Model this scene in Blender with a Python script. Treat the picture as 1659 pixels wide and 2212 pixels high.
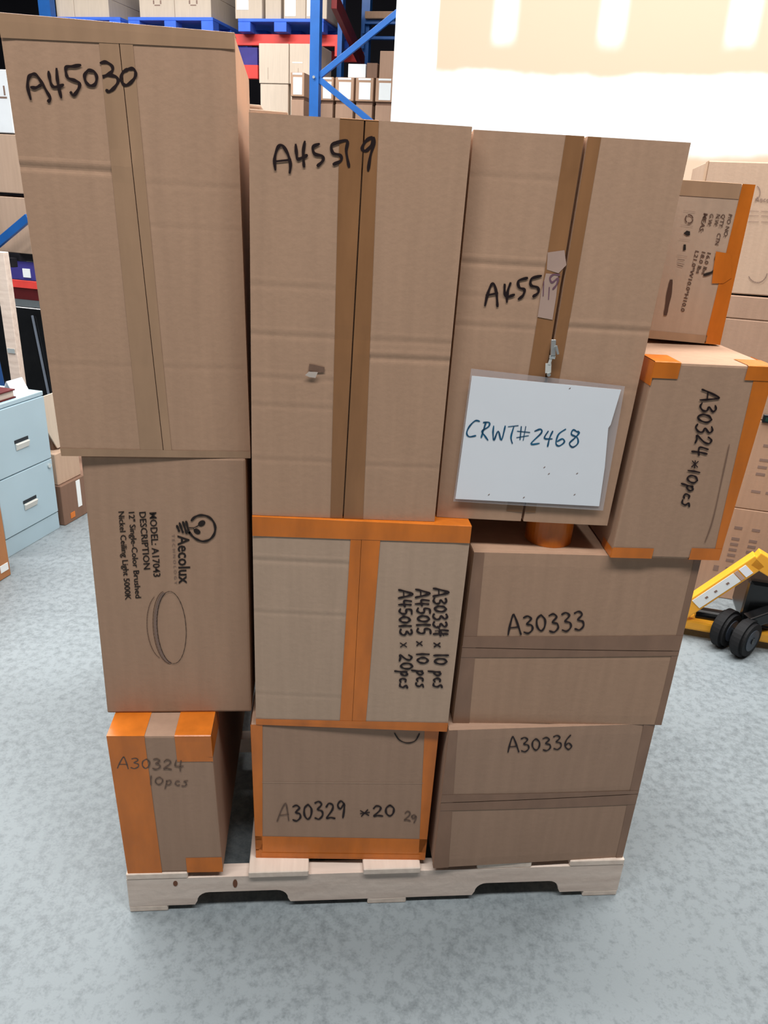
import bpy, bmesh, math, random
from mathutils import Vector, Matrix
random.seed(7)
for o in list(bpy.data.objects): bpy.data.objects.remove(o)
scn = bpy.context.scene
COL = scn.collection

# ------------------------------------------------------------------ camera
W, H, FPX = 1659.0, 2212.0, 1600.0
PITCH, ROLL, YAW = 0.39858594, 0.05859029, 0.10668290
CAM = Vector((0.418795, -1.314041, 1.618301))
_fw = Vector((math.sin(YAW)*math.cos(PITCH), math.cos(YAW)*math.cos(PITCH), -math.sin(PITCH)))
_r0 = Vector((math.cos(YAW), -math.sin(YAW), 0)); _u0 = _r0.cross(_fw)
RT = _r0*math.cos(ROLL)+_u0*math.sin(ROLL); UP = -_r0*math.sin(ROLL)+_u0*math.cos(ROLL); FW = _fw
cd = bpy.data.cameras.new('camera'); cam = bpy.data.objects.new('camera', cd); COL.objects.link(cam)
cd.sensor_fit = 'HORIZONTAL'; cd.sensor_width = 36.0; cd.lens = 36.0*FPX/W; cd.clip_end = 100
cam.matrix_world = Matrix(((RT.x, UP.x, -FW.x, CAM.x), (RT.y, UP.y, -FW.y, CAM.y), (RT.z, UP.z, -FW.z, CAM.z), (0, 0, 0, 1)))
scn.camera = cam

# ------------------------------------------------------------------ world, lamps, exposure
wd = bpy.data.worlds.new('world'); scn.world = wd; wd.use_nodes = True
bg = wd.node_tree.nodes['Background']; bg.inputs[0].default_value = (0.86, 0.93, 1.0, 1); bg.inputs[1].default_value = 0.06
def lamp(name, loc, sx, sy, power, col=(1, 0.985, 0.965), aim=None):
    l = bpy.data.lights.new(name, 'AREA'); l.shape = 'RECTANGLE'; l.size = sx; l.size_y = sy; l.energy = power; l.color = col
    o = bpy.data.objects.new(name, l); COL.objects.link(o); o.location = loc
    if aim: o.rotation_euler = (Vector(aim)-Vector(loc)).to_track_quat('-Z', 'Y').to_euler()
    return o
lamp('ceiling_and_fill_lamp', (0.2, -1.45, 5.4), 6.0, 0.6, 330)
lamp('ceiling_and_fill_lamp', (1.6, 0.9, 5.0), 5.0, 0.6, 340)
lamp('ceiling_and_fill_lamp', (-2.6, 5.0, 5.4), 6.0, 0.6, 540)
lamp('ceiling_and_fill_lamp', (-3.6, 1.4, 5.4), 4.0, 0.6, 210)  # fill light with no known fixture, added to brighten the left bay
vs = scn.view_settings
vs.view_transform = 'Standard'; vs.look = 'None'; vs.gamma = 1; vs.exposure = -0.12; vs.use_curve_mapping = False

# ------------------------------------------------------------------ photo pixel -> direction helpers
def ray(px, py): return FW+RT*((px-W/2)/FPX)-UP*((py-H/2)/FPX)
T = math.radians(20)                      # the hall's own axes, turned against the pallet
AX = Vector((math.cos(T), -math.sin(T), 0)); DX = Vector((math.sin(T), math.cos(T), 0))
def pd(px, py, d):                        # pixel on the plane at hall depth d -> (a, z)
    r = ray(px, py); k = (d-CAM.dot(DX))/r.dot(DX); P = CAM+r*k; return P.dot(AX), P.z
def hall(a, d, z): return AX*a+DX*d+Vector((0, 0, z))

# ------------------------------------------------------------------ materials
def lin(c):
    return tuple((x/255/12.92 if x/255 <= .04045 else ((x/255+.055)/1.055)**2.4) for x in c)
def mat(name, c, rough=.7, var=.08, scale=(8, 8, 8), c2=None, bump=0., bscale=60., spec=.3, metal=0., detail=4., coat=0.):
    m = bpy.data.materials.new(name); m.use_nodes = True; nt = m.node_tree; N = nt.nodes; L = nt.links
    b = N['Principled BSDF']; b.inputs['Roughness'].default_value = rough; b.inputs['Metallic'].default_value = metal
    b.inputs['Specular IOR Level'].default_value = spec; b.inputs['Coat Weight'].default_value = coat
    tc = N.new('ShaderNodeTexCoord'); mp = N.new('ShaderNodeMapping'); mp.inputs['Scale'].default_value = scale
    L.new(tc.outputs['Object'], mp.inputs[0])
    nz = N.new('ShaderNodeTexNoise'); nz.inputs['Scale'].default_value = 1.0; nz.inputs['Detail'].default_value = detail
    L.new(mp.outputs[0], nz.inputs['Vector'])
    cr = N.new('ShaderNodeValToRGB'); a = lin(c)
    lo = tuple(x*(1-var) for x in a); hi = tuple(min(1, x*(1+var)) for x in a)
    if c2: lo, hi = a, lin(c2)
    cr.color_ramp.elements[0].position = .3; cr.color_ramp.elements[1].position = .7
    cr.color_ramp.elements[0].color = (*lo, 1); cr.color_ramp.elements[1].color = (*hi, 1)
    L.new(nz.outputs['Fac'], cr.inputs[0]); L.new(cr.outputs[0], b.inputs['Base Color'])
    if bump:
        n2 = N.new('ShaderNodeTexNoise'); n2.inputs['Scale'].default_value = bscale; n2.inputs['Detail'].default_value = 3
        L.new(tc.outputs['Object'], n2.inputs['Vector'])
        bp = N.new('ShaderNodeBump'); bp.inputs['Strength'].default_value = bump; bp.inputs['Distance'].default_value = .01
        L.new(n2.outputs['Fac'], bp.inputs['Height']); L.new(bp.outputs[0], b.inputs['Normal'])
    return m
M = {}
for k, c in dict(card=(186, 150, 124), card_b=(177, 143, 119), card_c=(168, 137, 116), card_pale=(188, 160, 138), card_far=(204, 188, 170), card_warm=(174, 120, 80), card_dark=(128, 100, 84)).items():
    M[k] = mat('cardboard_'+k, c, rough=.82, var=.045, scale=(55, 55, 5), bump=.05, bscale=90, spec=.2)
M['tape_brown'] = mat('brown_tape', (152, 108, 72), rough=.32, var=.12, scale=(30, 30, 6), bump=.05, bscale=25, spec=.4)
M['tape_tan'] = mat('tan_tape', (176, 141, 112), rough=.35, var=.08, scale=(30, 30, 6), bump=.05, bscale=25, spec=.4)
M['tape_dull'] = mat('dull_tape', (142, 109, 88), rough=.38, var=.10, scale=(30, 30, 12), bump=.05, bscale=25, spec=.4)
M['tape_orange'] = mat('orange_tape', (208, 114, 34), rough=.28, var=.14, scale=(26, 26, 7), bump=.10, bscale=30, spec=.5)
M['ink'] = mat('marker_ink', (38, 24, 24), rough=.5, var=.3)
M['ink_faint'] = mat('worn_marker_ink', (104, 82, 70), rough=.6, var=.25, scale=(60, 60, 60))
M['ink_purple'] = mat('smeared_purple_ink', (122, 86, 100), rough=.6, var=.2)
M['ink_blue'] = mat('blue_marker_ink', (36, 66, 96), rough=.5, c2=(30, 104, 140), scale=(40, 40, 40))
M['print'] = mat('black_print', (42, 32, 28), rough=.7, var=.2)
M['print_brown'] = mat('brown_print', (92, 66, 54), rough=.7, var=.2)
M['print_faint'] = mat('faint_print', (136, 112, 100), rough=.7, var=.1)
M['torn'] = mat('torn_paper', (205, 190, 178), rough=.9, var=.08)
M['smear'] = mat('rubbed_patch', (186, 157, 143), rough=.5, var=.06)
M['paper'] = mat('white_paper', (240, 243, 248), rough=.55, var=.02, scale=(6, 6, 6))
M['white_label'] = mat('white_label', (236, 240, 240), rough=.6, var=.03)
M['wood'] = mat('pallet_wood', (236, 218, 204), rough=.8, c2=(214, 194, 180), scale=(4, 40, 40), bump=.15, bscale=40)
M['wood_d'] = mat('pallet_wood_lengthwise', (238, 221, 206), rough=.8, c2=(218, 199, 184), scale=(40, 4, 40), bump=.15, bscale=40)
M['knot'] = mat('wood_knot', (120, 78, 58), rough=.8)
M['blue'] = mat('blue_rack_steel', (26, 90, 164), rough=.4, var=.1, spec=.5)
M['blue_pl'] = mat('blue_plastic', (66, 112, 222), rough=.45, var=.1)
M['red'] = mat('red_rack_steel', (222, 66, 58), rough=.45, var=.08, spec=.5)
M['red_dark'] = mat('dark_red_steel', (118, 34, 34), rough=.5, var=.12)
M['cab'] = mat('grey_blue_enamel', (168, 192, 204), rough=.45, var=.05, scale=(3, 3, 3), spec=.4)
M['pull_shade'] = mat('pull_recess_shade', (40, 46, 52), rough=.8)
M['chrome'] = mat('bright_metal', (225, 228, 226), rough=.28, var=.05, metal=.8)
M['alum'] = mat('brushed_pull', (226, 226, 220), rough=.4, var=.05, metal=.3)
M['black'] = mat('black_plastic', (14, 15, 17), rough=.25, var=.3, spec=.5)
M['rubber'] = mat('black_rubber', (22, 22, 24), rough=.7, var=.2)
M['hub'] = mat('grey_hub', (96, 104, 116), rough=.4, var=.1)
M['hub_dark'] = mat('dark_grey_hub', (58, 64, 74), rough=.4, var=.1)
M['yellow'] = mat('yellow_paint', (242, 170, 44), rough=.42, var=.06, spec=.5)
M['maroon'] = mat('dark_red_cover_and_beam_shade', (84, 18, 20), rough=.5, var=.15)
M['tote'] = mat('purple_blue_tote', (62, 56, 130), rough=.5, var=.15)
M['white_pl'] = mat('white_plastic', (232, 236, 238), rough=.45, var=.03)
M['wall_shade'] = mat('shade_dark_wall', (30, 28, 34), rough=.9, var=.2, scale=(1, 1, 1))  # near-black so the interior shadow behind the racks sits in the wall colour
M['green'] = mat('green_black_tag', (28, 60, 52), rough=.4, var=.3)

def concrete():
    m = mat('concrete_floor', (176, 186, 190), rough=.5, var=.0, spec=.35); nt = m.node_tree; N = nt.nodes; L = nt.links
    b = N['Principled BSDF']; tc = N.new('ShaderNodeTexCoord')
    def nz(s, d): 
        n = N.new('ShaderNodeTexNoise'); n.inputs['Scale'].default_value = s; n.inputs['Detail'].default_value = d; n.inputs['Roughness'].default_value = .65
        L.new(tc.outputs['Object'], n.inputs['Vector']); return n
    n1, n2, n3 = nz(1.2, 3), nz(40, 5), nz(170, 2)
    mx = N.new('ShaderNodeMath'); mx.operation = 'MULTIPLY_ADD'; L.new(n1.outputs[0], mx.inputs[0]); mx.inputs[1].default_value = .5; L.new(n2.outputs[0], mx.inputs[2])
    m2 = N.new('ShaderNodeMath'); m2.operation = 'MULTIPLY_ADD'; L.new(n3.outputs[0], m2.inputs[0]); m2.inputs[1].default_value = .35; L.new(mx.outputs[0], m2.inputs[2])
    cr = N.new('ShaderNodeValToRGB'); e = cr.color_ramp.elements
    e[0].position = .66; e[1].position = 1.0
    e[0].color = (*lin((104, 112, 116)), 1); e[1].color = (*lin((138, 147, 151)), 1)
    L.new(m2.outputs[0], cr.inputs[0]); L.new(cr.outputs[0], b.inputs['Base Color'])
    rr = N.new('ShaderNodeMapRange'); rr.inputs['To Min'].default_value = .35; rr.inputs['To Max'].default_value = .6
    L.new(n2.outputs[0], rr.inputs[0]); L.new(rr.outputs[0], b.inputs['Roughness'])
    bp = N.new('ShaderNodeBump'); bp.inputs['Strength'].default_value = .12; bp.inputs['Distance'].default_value = .004
    L.new(n3.outputs[0], bp.inputs['Height']); L.new(bp.outputs[0], b.inputs['Normal'])
    return m
M['floor'] = concrete()

def drywall(x_corner, z_lo, z_hi, stripes, z_end):
    """unpainted wallboard: tan paper, white compound over joints, corner and screw rows (object x = along the wall, z = up)"""
    m = bpy.data.materials.new('drywall'); m.use_nodes = True; nt = m.node_tree; N = nt.nodes; L = nt.links
    b = N['Principled BSDF']; b.inputs['Roughness'].default_value = .8; b.inputs['Specular IOR Level'].default_value = .2
    tc = N.new('ShaderNodeTexCoord'); sp = N.new('ShaderNodeSeparateXYZ'); L.new(tc.outputs['Object'], sp.inputs[0])
    nz = N.new('ShaderNodeTexNoise'); nz.inputs['Scale'].default_value = 3.2; nz.inputs['Detail'].default_value = 3
    L.new(tc.outputs['Object'], nz.inputs['Vector'])
    def mth(op, a, bb, c=None):
        n = N.new('ShaderNodeMath'); n.operation = op
        for i, v in enumerate((a, bb, c)):
            if v is None: continue
            if isinstance(v, (int, float)): n.inputs[i].default_value = v
            else: L.new(v, n.inputs[i])
        return n.outputs[0]
    wob = mth('MULTIPLY_ADD', nz.outputs['Fac'], .10, -.05)
    X = mth('ADD', sp.outputs[0], mth('MULTIPLY', wob, .25)); Z = mth('ADD', sp.outputs[2], wob)
    def step(v, e, s):        # smooth 0..1 rising at e
        n = N.new('ShaderNodeMapRange'); n.interpolation_type = 'SMOOTHSTEP'
        n.inputs['From Min'].default_value = e-s; n.inputs['From Max'].default_value = e+s; L.new(v, n.inputs[0]); return n.outputs[0]
    def inv(v): return mth('SUBTRACT', 1.0, v)
    mask = mth('MULTIPLY', step(Z, z_lo, .03), inv(step(Z, z_hi, .02)))
    mask = mth('MAXIMUM', mask, inv(step(X, x_corner, .006)))
    for x0, w in stripes:
        s = mth('MULTIPLY', step(X, x0-w, .03), inv(step(X, x0+w, .03)))
        mask = mth('MAXIMUM', mask, mth('MULTIPLY', s, step(Z, z_end, .05)))
    mx = N.new('ShaderNodeMix'); mx.data_type = 'RGBA'; L.new(mask, mx.inputs[0])
    mx.inputs[6].default_value = (*lin((214, 190, 166)), 1); mx.inputs[7].default_value = (*lin((248, 250, 250)), 1)
    L.new(mx.outputs[2], b.inputs['Base Color'])
    return m

# ------------------------------------------------------------------ object helpers
def tag(o, label=None, cat=None, group=None, kind=None):
    if label: o['label'] = label
    if cat: o['category'] = cat
    if group: o['group'] = group
    if kind: o['kind'] = kind
    return o
def empty(name, loc, rz=0., **k):
    o = bpy.data.objects.new(name, None); COL.objects.link(o); o.location = loc; o.rotation_euler = (0, 0, rz)
    o.empty_display_size = .05
    return tag(o, **k)
def link(name, me, m, parent=None, smooth=False):
    o = bpy.data.objects.new(name, me); COL.objects.link(o); me.materials.clear(); me.materials.append(m)
    if parent: o.parent = parent
    if smooth:
        for p in me.polygons: p.use_smooth = True
    return o
def build(name, bm, m, parent=None, smooth=False, base=None):
    if base is not None: bmesh.ops.translate(bm, verts=bm.verts, vec=-Vector(base))
    bmesh.ops.recalc_face_normals(bm, faces=bm.faces)
    me = bpy.data.meshes.new(name); bm.to_mesh(me); bm.free()
    return link(name, me, m, parent, smooth)
def hexa(bm, c, bevel=0., seg=2):
    """c: 8 corners, bottom ring then top ring"""
    v = [bm.verts.new(p) for p in c]
    fs = [bm.faces.new([v[i] for i in f]) for f in ((0, 3, 2, 1), (4, 5, 6, 7), (0, 1, 5, 4), (1, 2, 6, 5), (2, 3, 7, 6), (3, 0, 4, 7))]
    if bevel:
        es = list({e for f in fs for e in f.edges})
        bmesh.ops.bevel(bm, geom=es, offset=bevel, segments=seg, affect='EDGES', profile=.6)
def box(bm, x0, x1, y0, y1, z0, z1, bevel=0., seg=2):
    hexa(bm, [Vector(p) for p in ((x0, y0, z0), (x1, y0, z0), (x1, y1, z0), (x0, y1, z0), (x0, y0, z1), (x1, y0, z1), (x1, y1, z1), (x0, y1, z1))], bevel, seg)
def bar(bm, p, q, w, h, up=(0, 0, 1), bevel=0.):
    p, q = Vector(p), Vector(q); d = (q-p).normalized(); s = d.cross(Vector(up)).normalized(); u = s.cross(d)
    c = []
    for e in (p, q): c.append([e-s*w/2-u*h/2, e+s*w/2-u*h/2, e+s*w/2+u*h/2, e-s*w/2+u*h/2])
    hexa(bm, [c[0][0], c[0][1], c[1][1], c[1][0], c[0][3], c[0][2], c[1][2], c[1][3]], bevel)
def cyl(bm, p, q, r, n=24, r2=None, bevel=0.):
    p, q = Vector(p), Vector(q); d = (q-p).normalized(); a = d.orthogonal().normalized(); b = d.cross(a); r2 = r if r2 is None else r2
    A = [bm.verts.new(p+(a*math.cos(t)+b*math.sin(t))*r) for t in [2*math.pi*i/n for i in range(n)]]
    B = [bm.verts.new(q+(a*math.cos(t)+b*math.sin(t))*r2) for t in [2*math.pi*i/n for i in range(n)]]
    for i in range(n): bm.faces.new((A[i], A[(i+1) % n], B[(i+1) % n], B[i]))
    fs = [bm.faces.new(A[::-1]), bm.faces.new(B)]
    if bevel: bmesh.ops.bevel(bm, geom=list({e for f in fs for e in f.edges}), offset=bevel, segments=2, affect='EDGES')
def ring(bm, p, q, ro, ri, n=36):
    p, q = Vector(p), Vector(q); d = (q-p).normalized(); a = d.orthogonal().normalized(); b = d.cross(a); R = []
    for c, r in ((p, ro), (q, ro), (q, ri), (p, ri)):
        R.append([bm.verts.new(c+(a*math.cos(2*math.pi*i/n)+b*math.sin(2*math.pi*i/n))*r) for i in range(n)])
    for k in range(4):
        A, B = R[k], R[(k+1) % 4]
        for i in range(n): bm.faces.new((A[i], A[(i+1) % n], B[(i+1) % n], B[i]))

# ------------------------------------------------------------------ a flat face in space that tape, print and handwriting lie on
class Face:
    def __init__(s, bl, br, tl, tr, ndepth, base):
        s.c = [Vector(v) for v in (bl, br, tl, tr)]; s.n = Vector(ndepth).normalized(); s.base = Vector(base)
        s.ex = (s.c[1]-s.c[0]).normalized(); s.ez = Vector((0, 0, 1)); s.pn = s.ex.cross((s.c[2]-s.c[0]).normalized())
        s.ez = s.pn.cross(s.ex) if False else (s.pn.cross(s.ex)).normalized()*-1
        if s.ez.z < 0: s.ez = -s.ez
        s.out = -s.n; s.creases = []; s.bulge = 0.
    def P(s, u, v, off=0.):
        a, b, c, d = s.c
        return (a*(1-u)+b*u)*(1-v)+(c*(1-u)+d*u)*v+s.out*off
    def disp(s, u, v):
        if not (0 <= u <= 1 and 0 <= v <= 1): return 0.
        z = s.bulge*math.sin(math.pi*u)*math.sin(math.pi*v)
        h = (s.c[2]-s.c[0]).length
        for u0, u1, vc, dp in s.creases:
            if u0 <= u <= u1:
                t = (v-vc)*h/.005
                z += .5*(-dp*math.exp(-t*t)+.5*dp*math.exp(-(t-2.2)**2))
        return z
    def hit(s, px, py):
        r = ray(px, py); k = (s.c[0]-CAM).dot(s.pn)/r.dot(s.pn); return CAM+r*k
    def uv(s, px, py):
        h = s.hit(px, py); u = v = .5
        for _ in range(8):
            e = h-s.P(u, v); du = s.P(u+1e-4, v)-s.P(u, v); dv = s.P(u, v+1e-4)-s.P(u, v)
            a11, a12, a22 = du.dot(du), du.dot(dv), dv.dot(dv); b1, b2 = du.dot(e), dv.dot(e); D = a11*a22-a12*a12
            u += 1e-4*(b1*a22-b2*a12)/D; v += 1e-4*(a11*b2-a12*b1)/D
        return u, v
    def on(s, px, py, off):
        u, v = s.uv(px, py); return s.hit(px, py)+s.out*(off+s.disp(min(max(u, 0), 1), min(max(v, 0), 1)))

def sheet(bm, f, prof, rng, axis, lift=.0007, n=28, thick=True):
    """a strip on a face. axis 'v': runs along v between rng, its cross profile is a list of (u, off) where off None = on the surface.
    each profile entry may be a function of the running coordinate."""
    rows = []
    for i in range(n+1):
        s = rng[0]+(rng[1]-rng[0])*i/n; row = []
        for p, off in prof:
            q = p(s) if callable(p) else p
            u, v = (q, s) if axis == 'v' else (s, q)
            o = f.disp(u, v)+lift if off is None else off
            row.append(bm.verts.new(f.P(u, v, o)))
        rows.append(row)
    for a, b in zip(rows, rows[1:]):
        for k in range(len(a)-1): bm.faces.new((a[k], a[k+1], b[k+1], b[k]))

def lerpf(p0, p1):
    return lambda s: p0+(p1-p0)*s
def catmull(pts, n=5):
    if len(pts) < 3: return list(pts)
    out = []; P = [pts[0]]+list(pts)+[pts[-1]]
    for i in range(1, len(P)-2):
        a, b, c, d = P[i-1], P[i], P[i+1], P[i+2]
        for k in range(n):
            t = k/n
            out.append(tuple(.5*((2*b[j])+(-a[j]+c[j])*t+(2*a[j]-5*b[j]+4*c[j]-d[j])*t*t+(-a[j]+3*b[j]-3*c[j]+d[j])*t**3) for j in (0, 1)))
    out.append(pts[-1]); return out
def ribbon(bm, f, strokes, width, off=.0016, smooth=True):
    for st in strokes:
        pts = catmull(st) if smooth else st
        Q = [f.on(x, y, off) for x, y in pts]
        if len(Q) < 2: continue
        L, Rr = [], []
        for i, q in enumerate(Q):
            d = (Q[min(i+1, len(Q)-1)]-Q[max(i-1, 0)])
            if d.length < 1e-7: d = f.ex.copy()
            d.normalize(); sd = d.cross(f.pn).normalized()
            w = width*(1+.18*math.sin(i*.9+st[0][0]))/2
            if i == 0: q = q-d*width*.3
            if i == len(Q)-1: q = q+d*width*.3
            if i in (0, len(Q)-1): w *= .65
            L.append(bm.verts.new(q+sd*w)); Rr.append(bm.verts.new(q-sd*w))
        for i in range(len(Q)-1): bm.faces.new((L[i], L[i+1], Rr[i+1], Rr[i]))
def crop(ox, oy, s, strokes): return [[(ox+x/s, oy+y/s) for x, y in st] for st in strokes]

GL = {  # pen strokes on a unit em: x to the right, y up
 'A': (.75, [[(0, 0), (.12, .45), (.32, 1), (.42, .95), (.58, .4), (.68, -.02)], [(.1, .36), (.6, .38)]]),
 '0': (.6, [[(.3, .92), (.08, .7), (.06, .3), (.25, .05), (.45, .25), (.5, .65), (.3, .92)]]),
 '1': (.28, [[(.12, 1), (.1, .5), (.12, 0)]]),
 '2': (.62, [[(.05, .75), (.22, .97), (.45, .85), (.4, .55), (.05, .08), (.3, .1), (.55, .03)]]),
 '3': (.6, [[(.05, .92), (.28, 1), (.45, .82), (.2, .55), (.45, .45), (.48, .2), (.25, .0), (.02, .08)]]),
 '4': (.62, [[(.12, .98), (.06, .45), (.3, .38), (.58, .45)], [(.42, .95), (.38, .5), (.4, -.05)]]),
 '5': (.6, [[(.5, 1), (.14, .95), (.1, .58), (.4, .55), (.46, .28), (.28, .02), (.04, .1)]]),
 '6': (.6, [[(.45, 1), (.15, .65), (.06, .25), (.25, .02), (.46, .2), (.3, .45), (.08, .3)]]),
 '9': (.58, [[(.46, .8), (.25, .98), (.06, .75), (.2, .52), (.44, .78), (.44, .5), (.34, .0)]]),
 'x': (.5, [[(.06, .5), (.38, .1)], [(.38, .52), (.06, .08)]]),
 '*': (.55, [[(.05, .6), (.45, .2)], [(.42, .62), (.08, .18)], [(.04, .38), (.5, .42)]]),
 'p': (.5, [[(.08, .55), (.06, .1), (.0, -.35)], [(.08, .45), (.28, .58), (.38, .35), (.22, .1), (.07, .18)]]),
 'c': (.42, [[(.34, .48), (.14, .5), (.06, .22), (.2, .05), (.36, .12)]]),
 's': (.42, [[(.36, .6), (.12, .5), (.28, .28), (.2, .02), (-.02, .0)]]), ' ': (.35, [])}
def pen(text, p0, p1, hgt, jit=.05):
    """strokes in photo pixels: text written from p0 to p1, letter height hgt"""
    rnd = random.Random(text+str(p0)); tot = sum(GL[c][0]+.08 for c in text)
    dx, dy = (p1[0]-p0[0]), (p1[1]-p0[1]); Ln = math.hypot(dx, dy); ux, uy = dx/Ln, dy/Ln; vx, vy = uy, -ux
    sx = Ln/tot; out = []; x = 0
    for c in text:
        w, sts = GL[c]; oy = rnd.uniform(-jit, jit); sc = rnd.uniform(.92, 1.08)
        for st in sts:
            out.append([(p0[0]+ux*(x+a)*sx+vx*(b*sc+oy)*hgt, p0[1]+uy*(x+a)*sx+vy*(b*sc+oy)*hgt) for a, b in st])
        x += w+.08
    return out
def write(f, strokes, width, m, parent, name='handwriting', off=.0013):
    bm = bmesh.new(); ribbon(bm, f, strokes, width, off); return build(name, bm, m, parent, base=f.base)
def printed(f, text, p0, p1, hgt, m, parent, bold=.0, name='printed_text', off=.0008, cap=.70):
    cu = bpy.data.curves.new('txt', 'FONT'); cu.body = text; cu.size = 1; cu.offset = bold; cu.resolution_u = 2
    to = bpy.data.objects.new('txt', cu); COL.objects.link(to); bpy.context.view_layer.update()
    me = bpy.data.meshes.new_from_object(to.evaluated_get(bpy.context.evaluated_depsgraph_get()))
    bpy.data.objects.remove(to); bpy.data.curves.remove(cu)
    xs = [v.co.x for v in me.vertices]; x0, x1 = min(xs), max(xs)
    dx, dy = p1[0]-p0[0], p1[1]-p0[1]; Ln = math.hypot(dx, dy); ux, uy = dx/Ln, dy/Ln; vx, vy = uy, -ux
    for v in me.vertices:
        a = (v.co.x-x0)/(x1-x0)*Ln; b = v.co.y/cap*hgt
        v.co = f.on(p0[0]+ux*a+vx*b, p0[1]+uy*a+vy*b, off)-f.base
    me.name = name; return link(name, me, m, parent)
def poly(f, pts, m, parent, name, off=.001):
    bm = bmesh.new(); bm.faces.new([bm.verts.new(f.on(x, y, off)) for x, y in pts]); return build(name, bm, m, parent, base=f.base)

# ------------------------------------------------------------------ cartons of the pallet load
class Carton:
    def __init__(s, name, label, bl, br, zb, tlx, trx, zt, depth, ddir=(0, 1, 0), m='card', seam=None, seam_w=.003, creases=(), bulge=.002, group=None, zbl=None):
        dd = Vector(ddir).normalized(); s.d = depth; s.dd = dd
        BL = Vector((bl[0], bl[1], zb if zbl is None else zbl)); BR = Vector((br[0], br[1], zb))
        ex = (BR-BL); k = ex.y/ex.x
        TL = Vector((tlx, bl[1]+k*(tlx-bl[0]), zt)); TR = Vector((trx, br[1]+k*(trx-br[0]), zt))
        base = (BL+BR)/2+dd*depth/2; base.z = zb; s.base = base; s.m = m
        s.e = empty(name, base, label=label, cat='box', group=group)
        f = s.f = Face(BL, BR, TL, TR, dd, base); f.creases = list(creases)
        inset = .012 if seam else 0.
        bm = bmesh.new(); c = [BL+dd*inset, BR+dd*inset, BR+dd*depth, BL+dd*depth, TL+dd*inset, TR+dd*inset, TR+dd*depth, TL+dd*depth]
        hexa(bm, c, .005, 2); build('carton_body', bm, M[m], s.e, base=base)
        if seam:
            f.bulge = bulge; ax, s0, s1 = seam      # 'v': upright seam at u = s0 (bottom) .. s1 (top); 'u': level seam
            h = seam_w/((BR-BL).length if ax == 'v' else (TL-BL).length)/2
            for side in (0, 1):
                s.flap(ax, s0, s1, h, side)
    def flap(s, ax, s0, s1, h, side):
        f = s.f; bm = bmesh.new(); nA = 8; e = .0035
        vs = sorted(set([i/24 for i in range(25)]+[min(max(c[2]+k*.0028/((f.c[2]-f.c[0]).length), 0), 1) for c in f.creases for k in range(-5, 7)])) if ax == 'v' else [i/24 for i in range(25)]
        rows = []
        for t in vs:
            sm = s0+(s1-s0)*t
            a0, a1 = (0., sm-h) if side == 0 else (sm+h, 1.)
            row = []
            for i in range(-1, nA+2):
                w = min(max(i, 0), nA)/nA; q = a0+(a1-a0)*w
                u, v = (q, t) if ax == 'v' else (t, q)
                o = f.disp(u, v)
                if i in (-1, nA+1): o = -.0115
                elif i in (0, nA): o -= .0008
                row.append(bm.verts.new(f.P(u, v, o)))
            rows.append(row)
        cap0 = [bm.verts.new(v.co+f.n*.011) for v in rows[0][1:-1]]; cap1 = [bm.verts.new(v.co+f.n*.011) for v in rows[-1][1:-1]]
        for a, b in zip(rows, rows[1:]):
            for k in range(len(a)-1): bm.faces.new((a[k], a[k+1], b[k+1], b[k]))
        for cap, r in ((cap0, rows[0][1:-1]), (cap1, rows[-1][1:-1])):
            for k in range(len(r)-1): bm.faces.new((r[k], r[k+1], cap[k+1], cap[k]))
        build('flap', bm, M[s.m], s.e, base=s.base)
    def tape(s, profs, rng, axis, m, name='tape_strip', n=28, lift=.0007):
        bm = bmesh.new()
        for p in profs: sheet(bm, s.f, p, rng, axis, n=n, lift=lift)
        return build(name, bm, M[m], s.e, base=s.base)
    def px_u(s, a, b):        # two photo pixels (bottom, top) -> u as a function of v
        (u0, v0), (u1, v1) = s.f.uv(*a), s.f.uv(*b); return lambda v: u0+(u1-u0)*(v-v0)/(v1-v0)
    def px_v(s, a, b):
        (u0, v0), (u1, v1) = s.f.uv(*a), s.f.uv(*b); return lambda u: v0+(v1-v0)*(u-u0)/(u1-u0)
    def split(s, lo, hi, sm, gap):  # strip between two edge functions with an open slit at the seam
        mid1 = lambda t: .5*(lo(t)+sm(t)-gap); mid2 = lambda t: .5*(hi(t)+sm(t)+gap)
        return [[(lo, None), (mid1, None), (lambda t: sm(t)-gap, None)], [(lambda t: sm(t)+gap, None), (mid2, None), (hi, None)]]
    def patch(s, corners, m, name='tape_strip', off=.0011):
        return poly(s.f, corners, M[m], s.e, name, off)

# ------------------------------------------------------------------ setting
def struct(name, bm, m, base=None, parent=None, label=None):
    o = build(name, bm, m, parent, base=base)
    if not parent: tag(o, label=label, cat=None, kind='structure')
    return o
bm = bmesh.new(); box(bm, -12, 10, -6, 16, -.05, 0); struct('floor', bm, M['floor'])['label'] = 'grey speckled concrete warehouse floor'
WD = 3.5
aC = pd(852, 100, WD)[0]; aT = pd(946, 80, WD)[0]
st = [(pd(1092, 40, WD)[0]-aC, .055), (pd(1322, 60, WD)[0]-aC, .06), (pd(1608, 40, WD)[0]-aC, .065)]
zhi = pd(1200, 160, WD)[1]; zlo = pd(1560, 335, WD)[1]; zend = pd(1322, 92, WD)[1]
dm = drywall(aT-aC, zlo, zhi, st, zend)
bm = bmesh.new(); box(bm, 0, 4.6, 0, .12, 0, 3.3); box(bm, 0, .12, .121, 2.2, 0, 3.3)
o = struct('wall_right', bm, dm); o.location = hall(aC, WD, 0); o.rotation_euler.z = -T; o['label'] = 'white and tan unpainted drywall with joint compound'
bm = bmesh.new(); box(bm, -9, 7, 0, .2, 0, 6)
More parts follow.
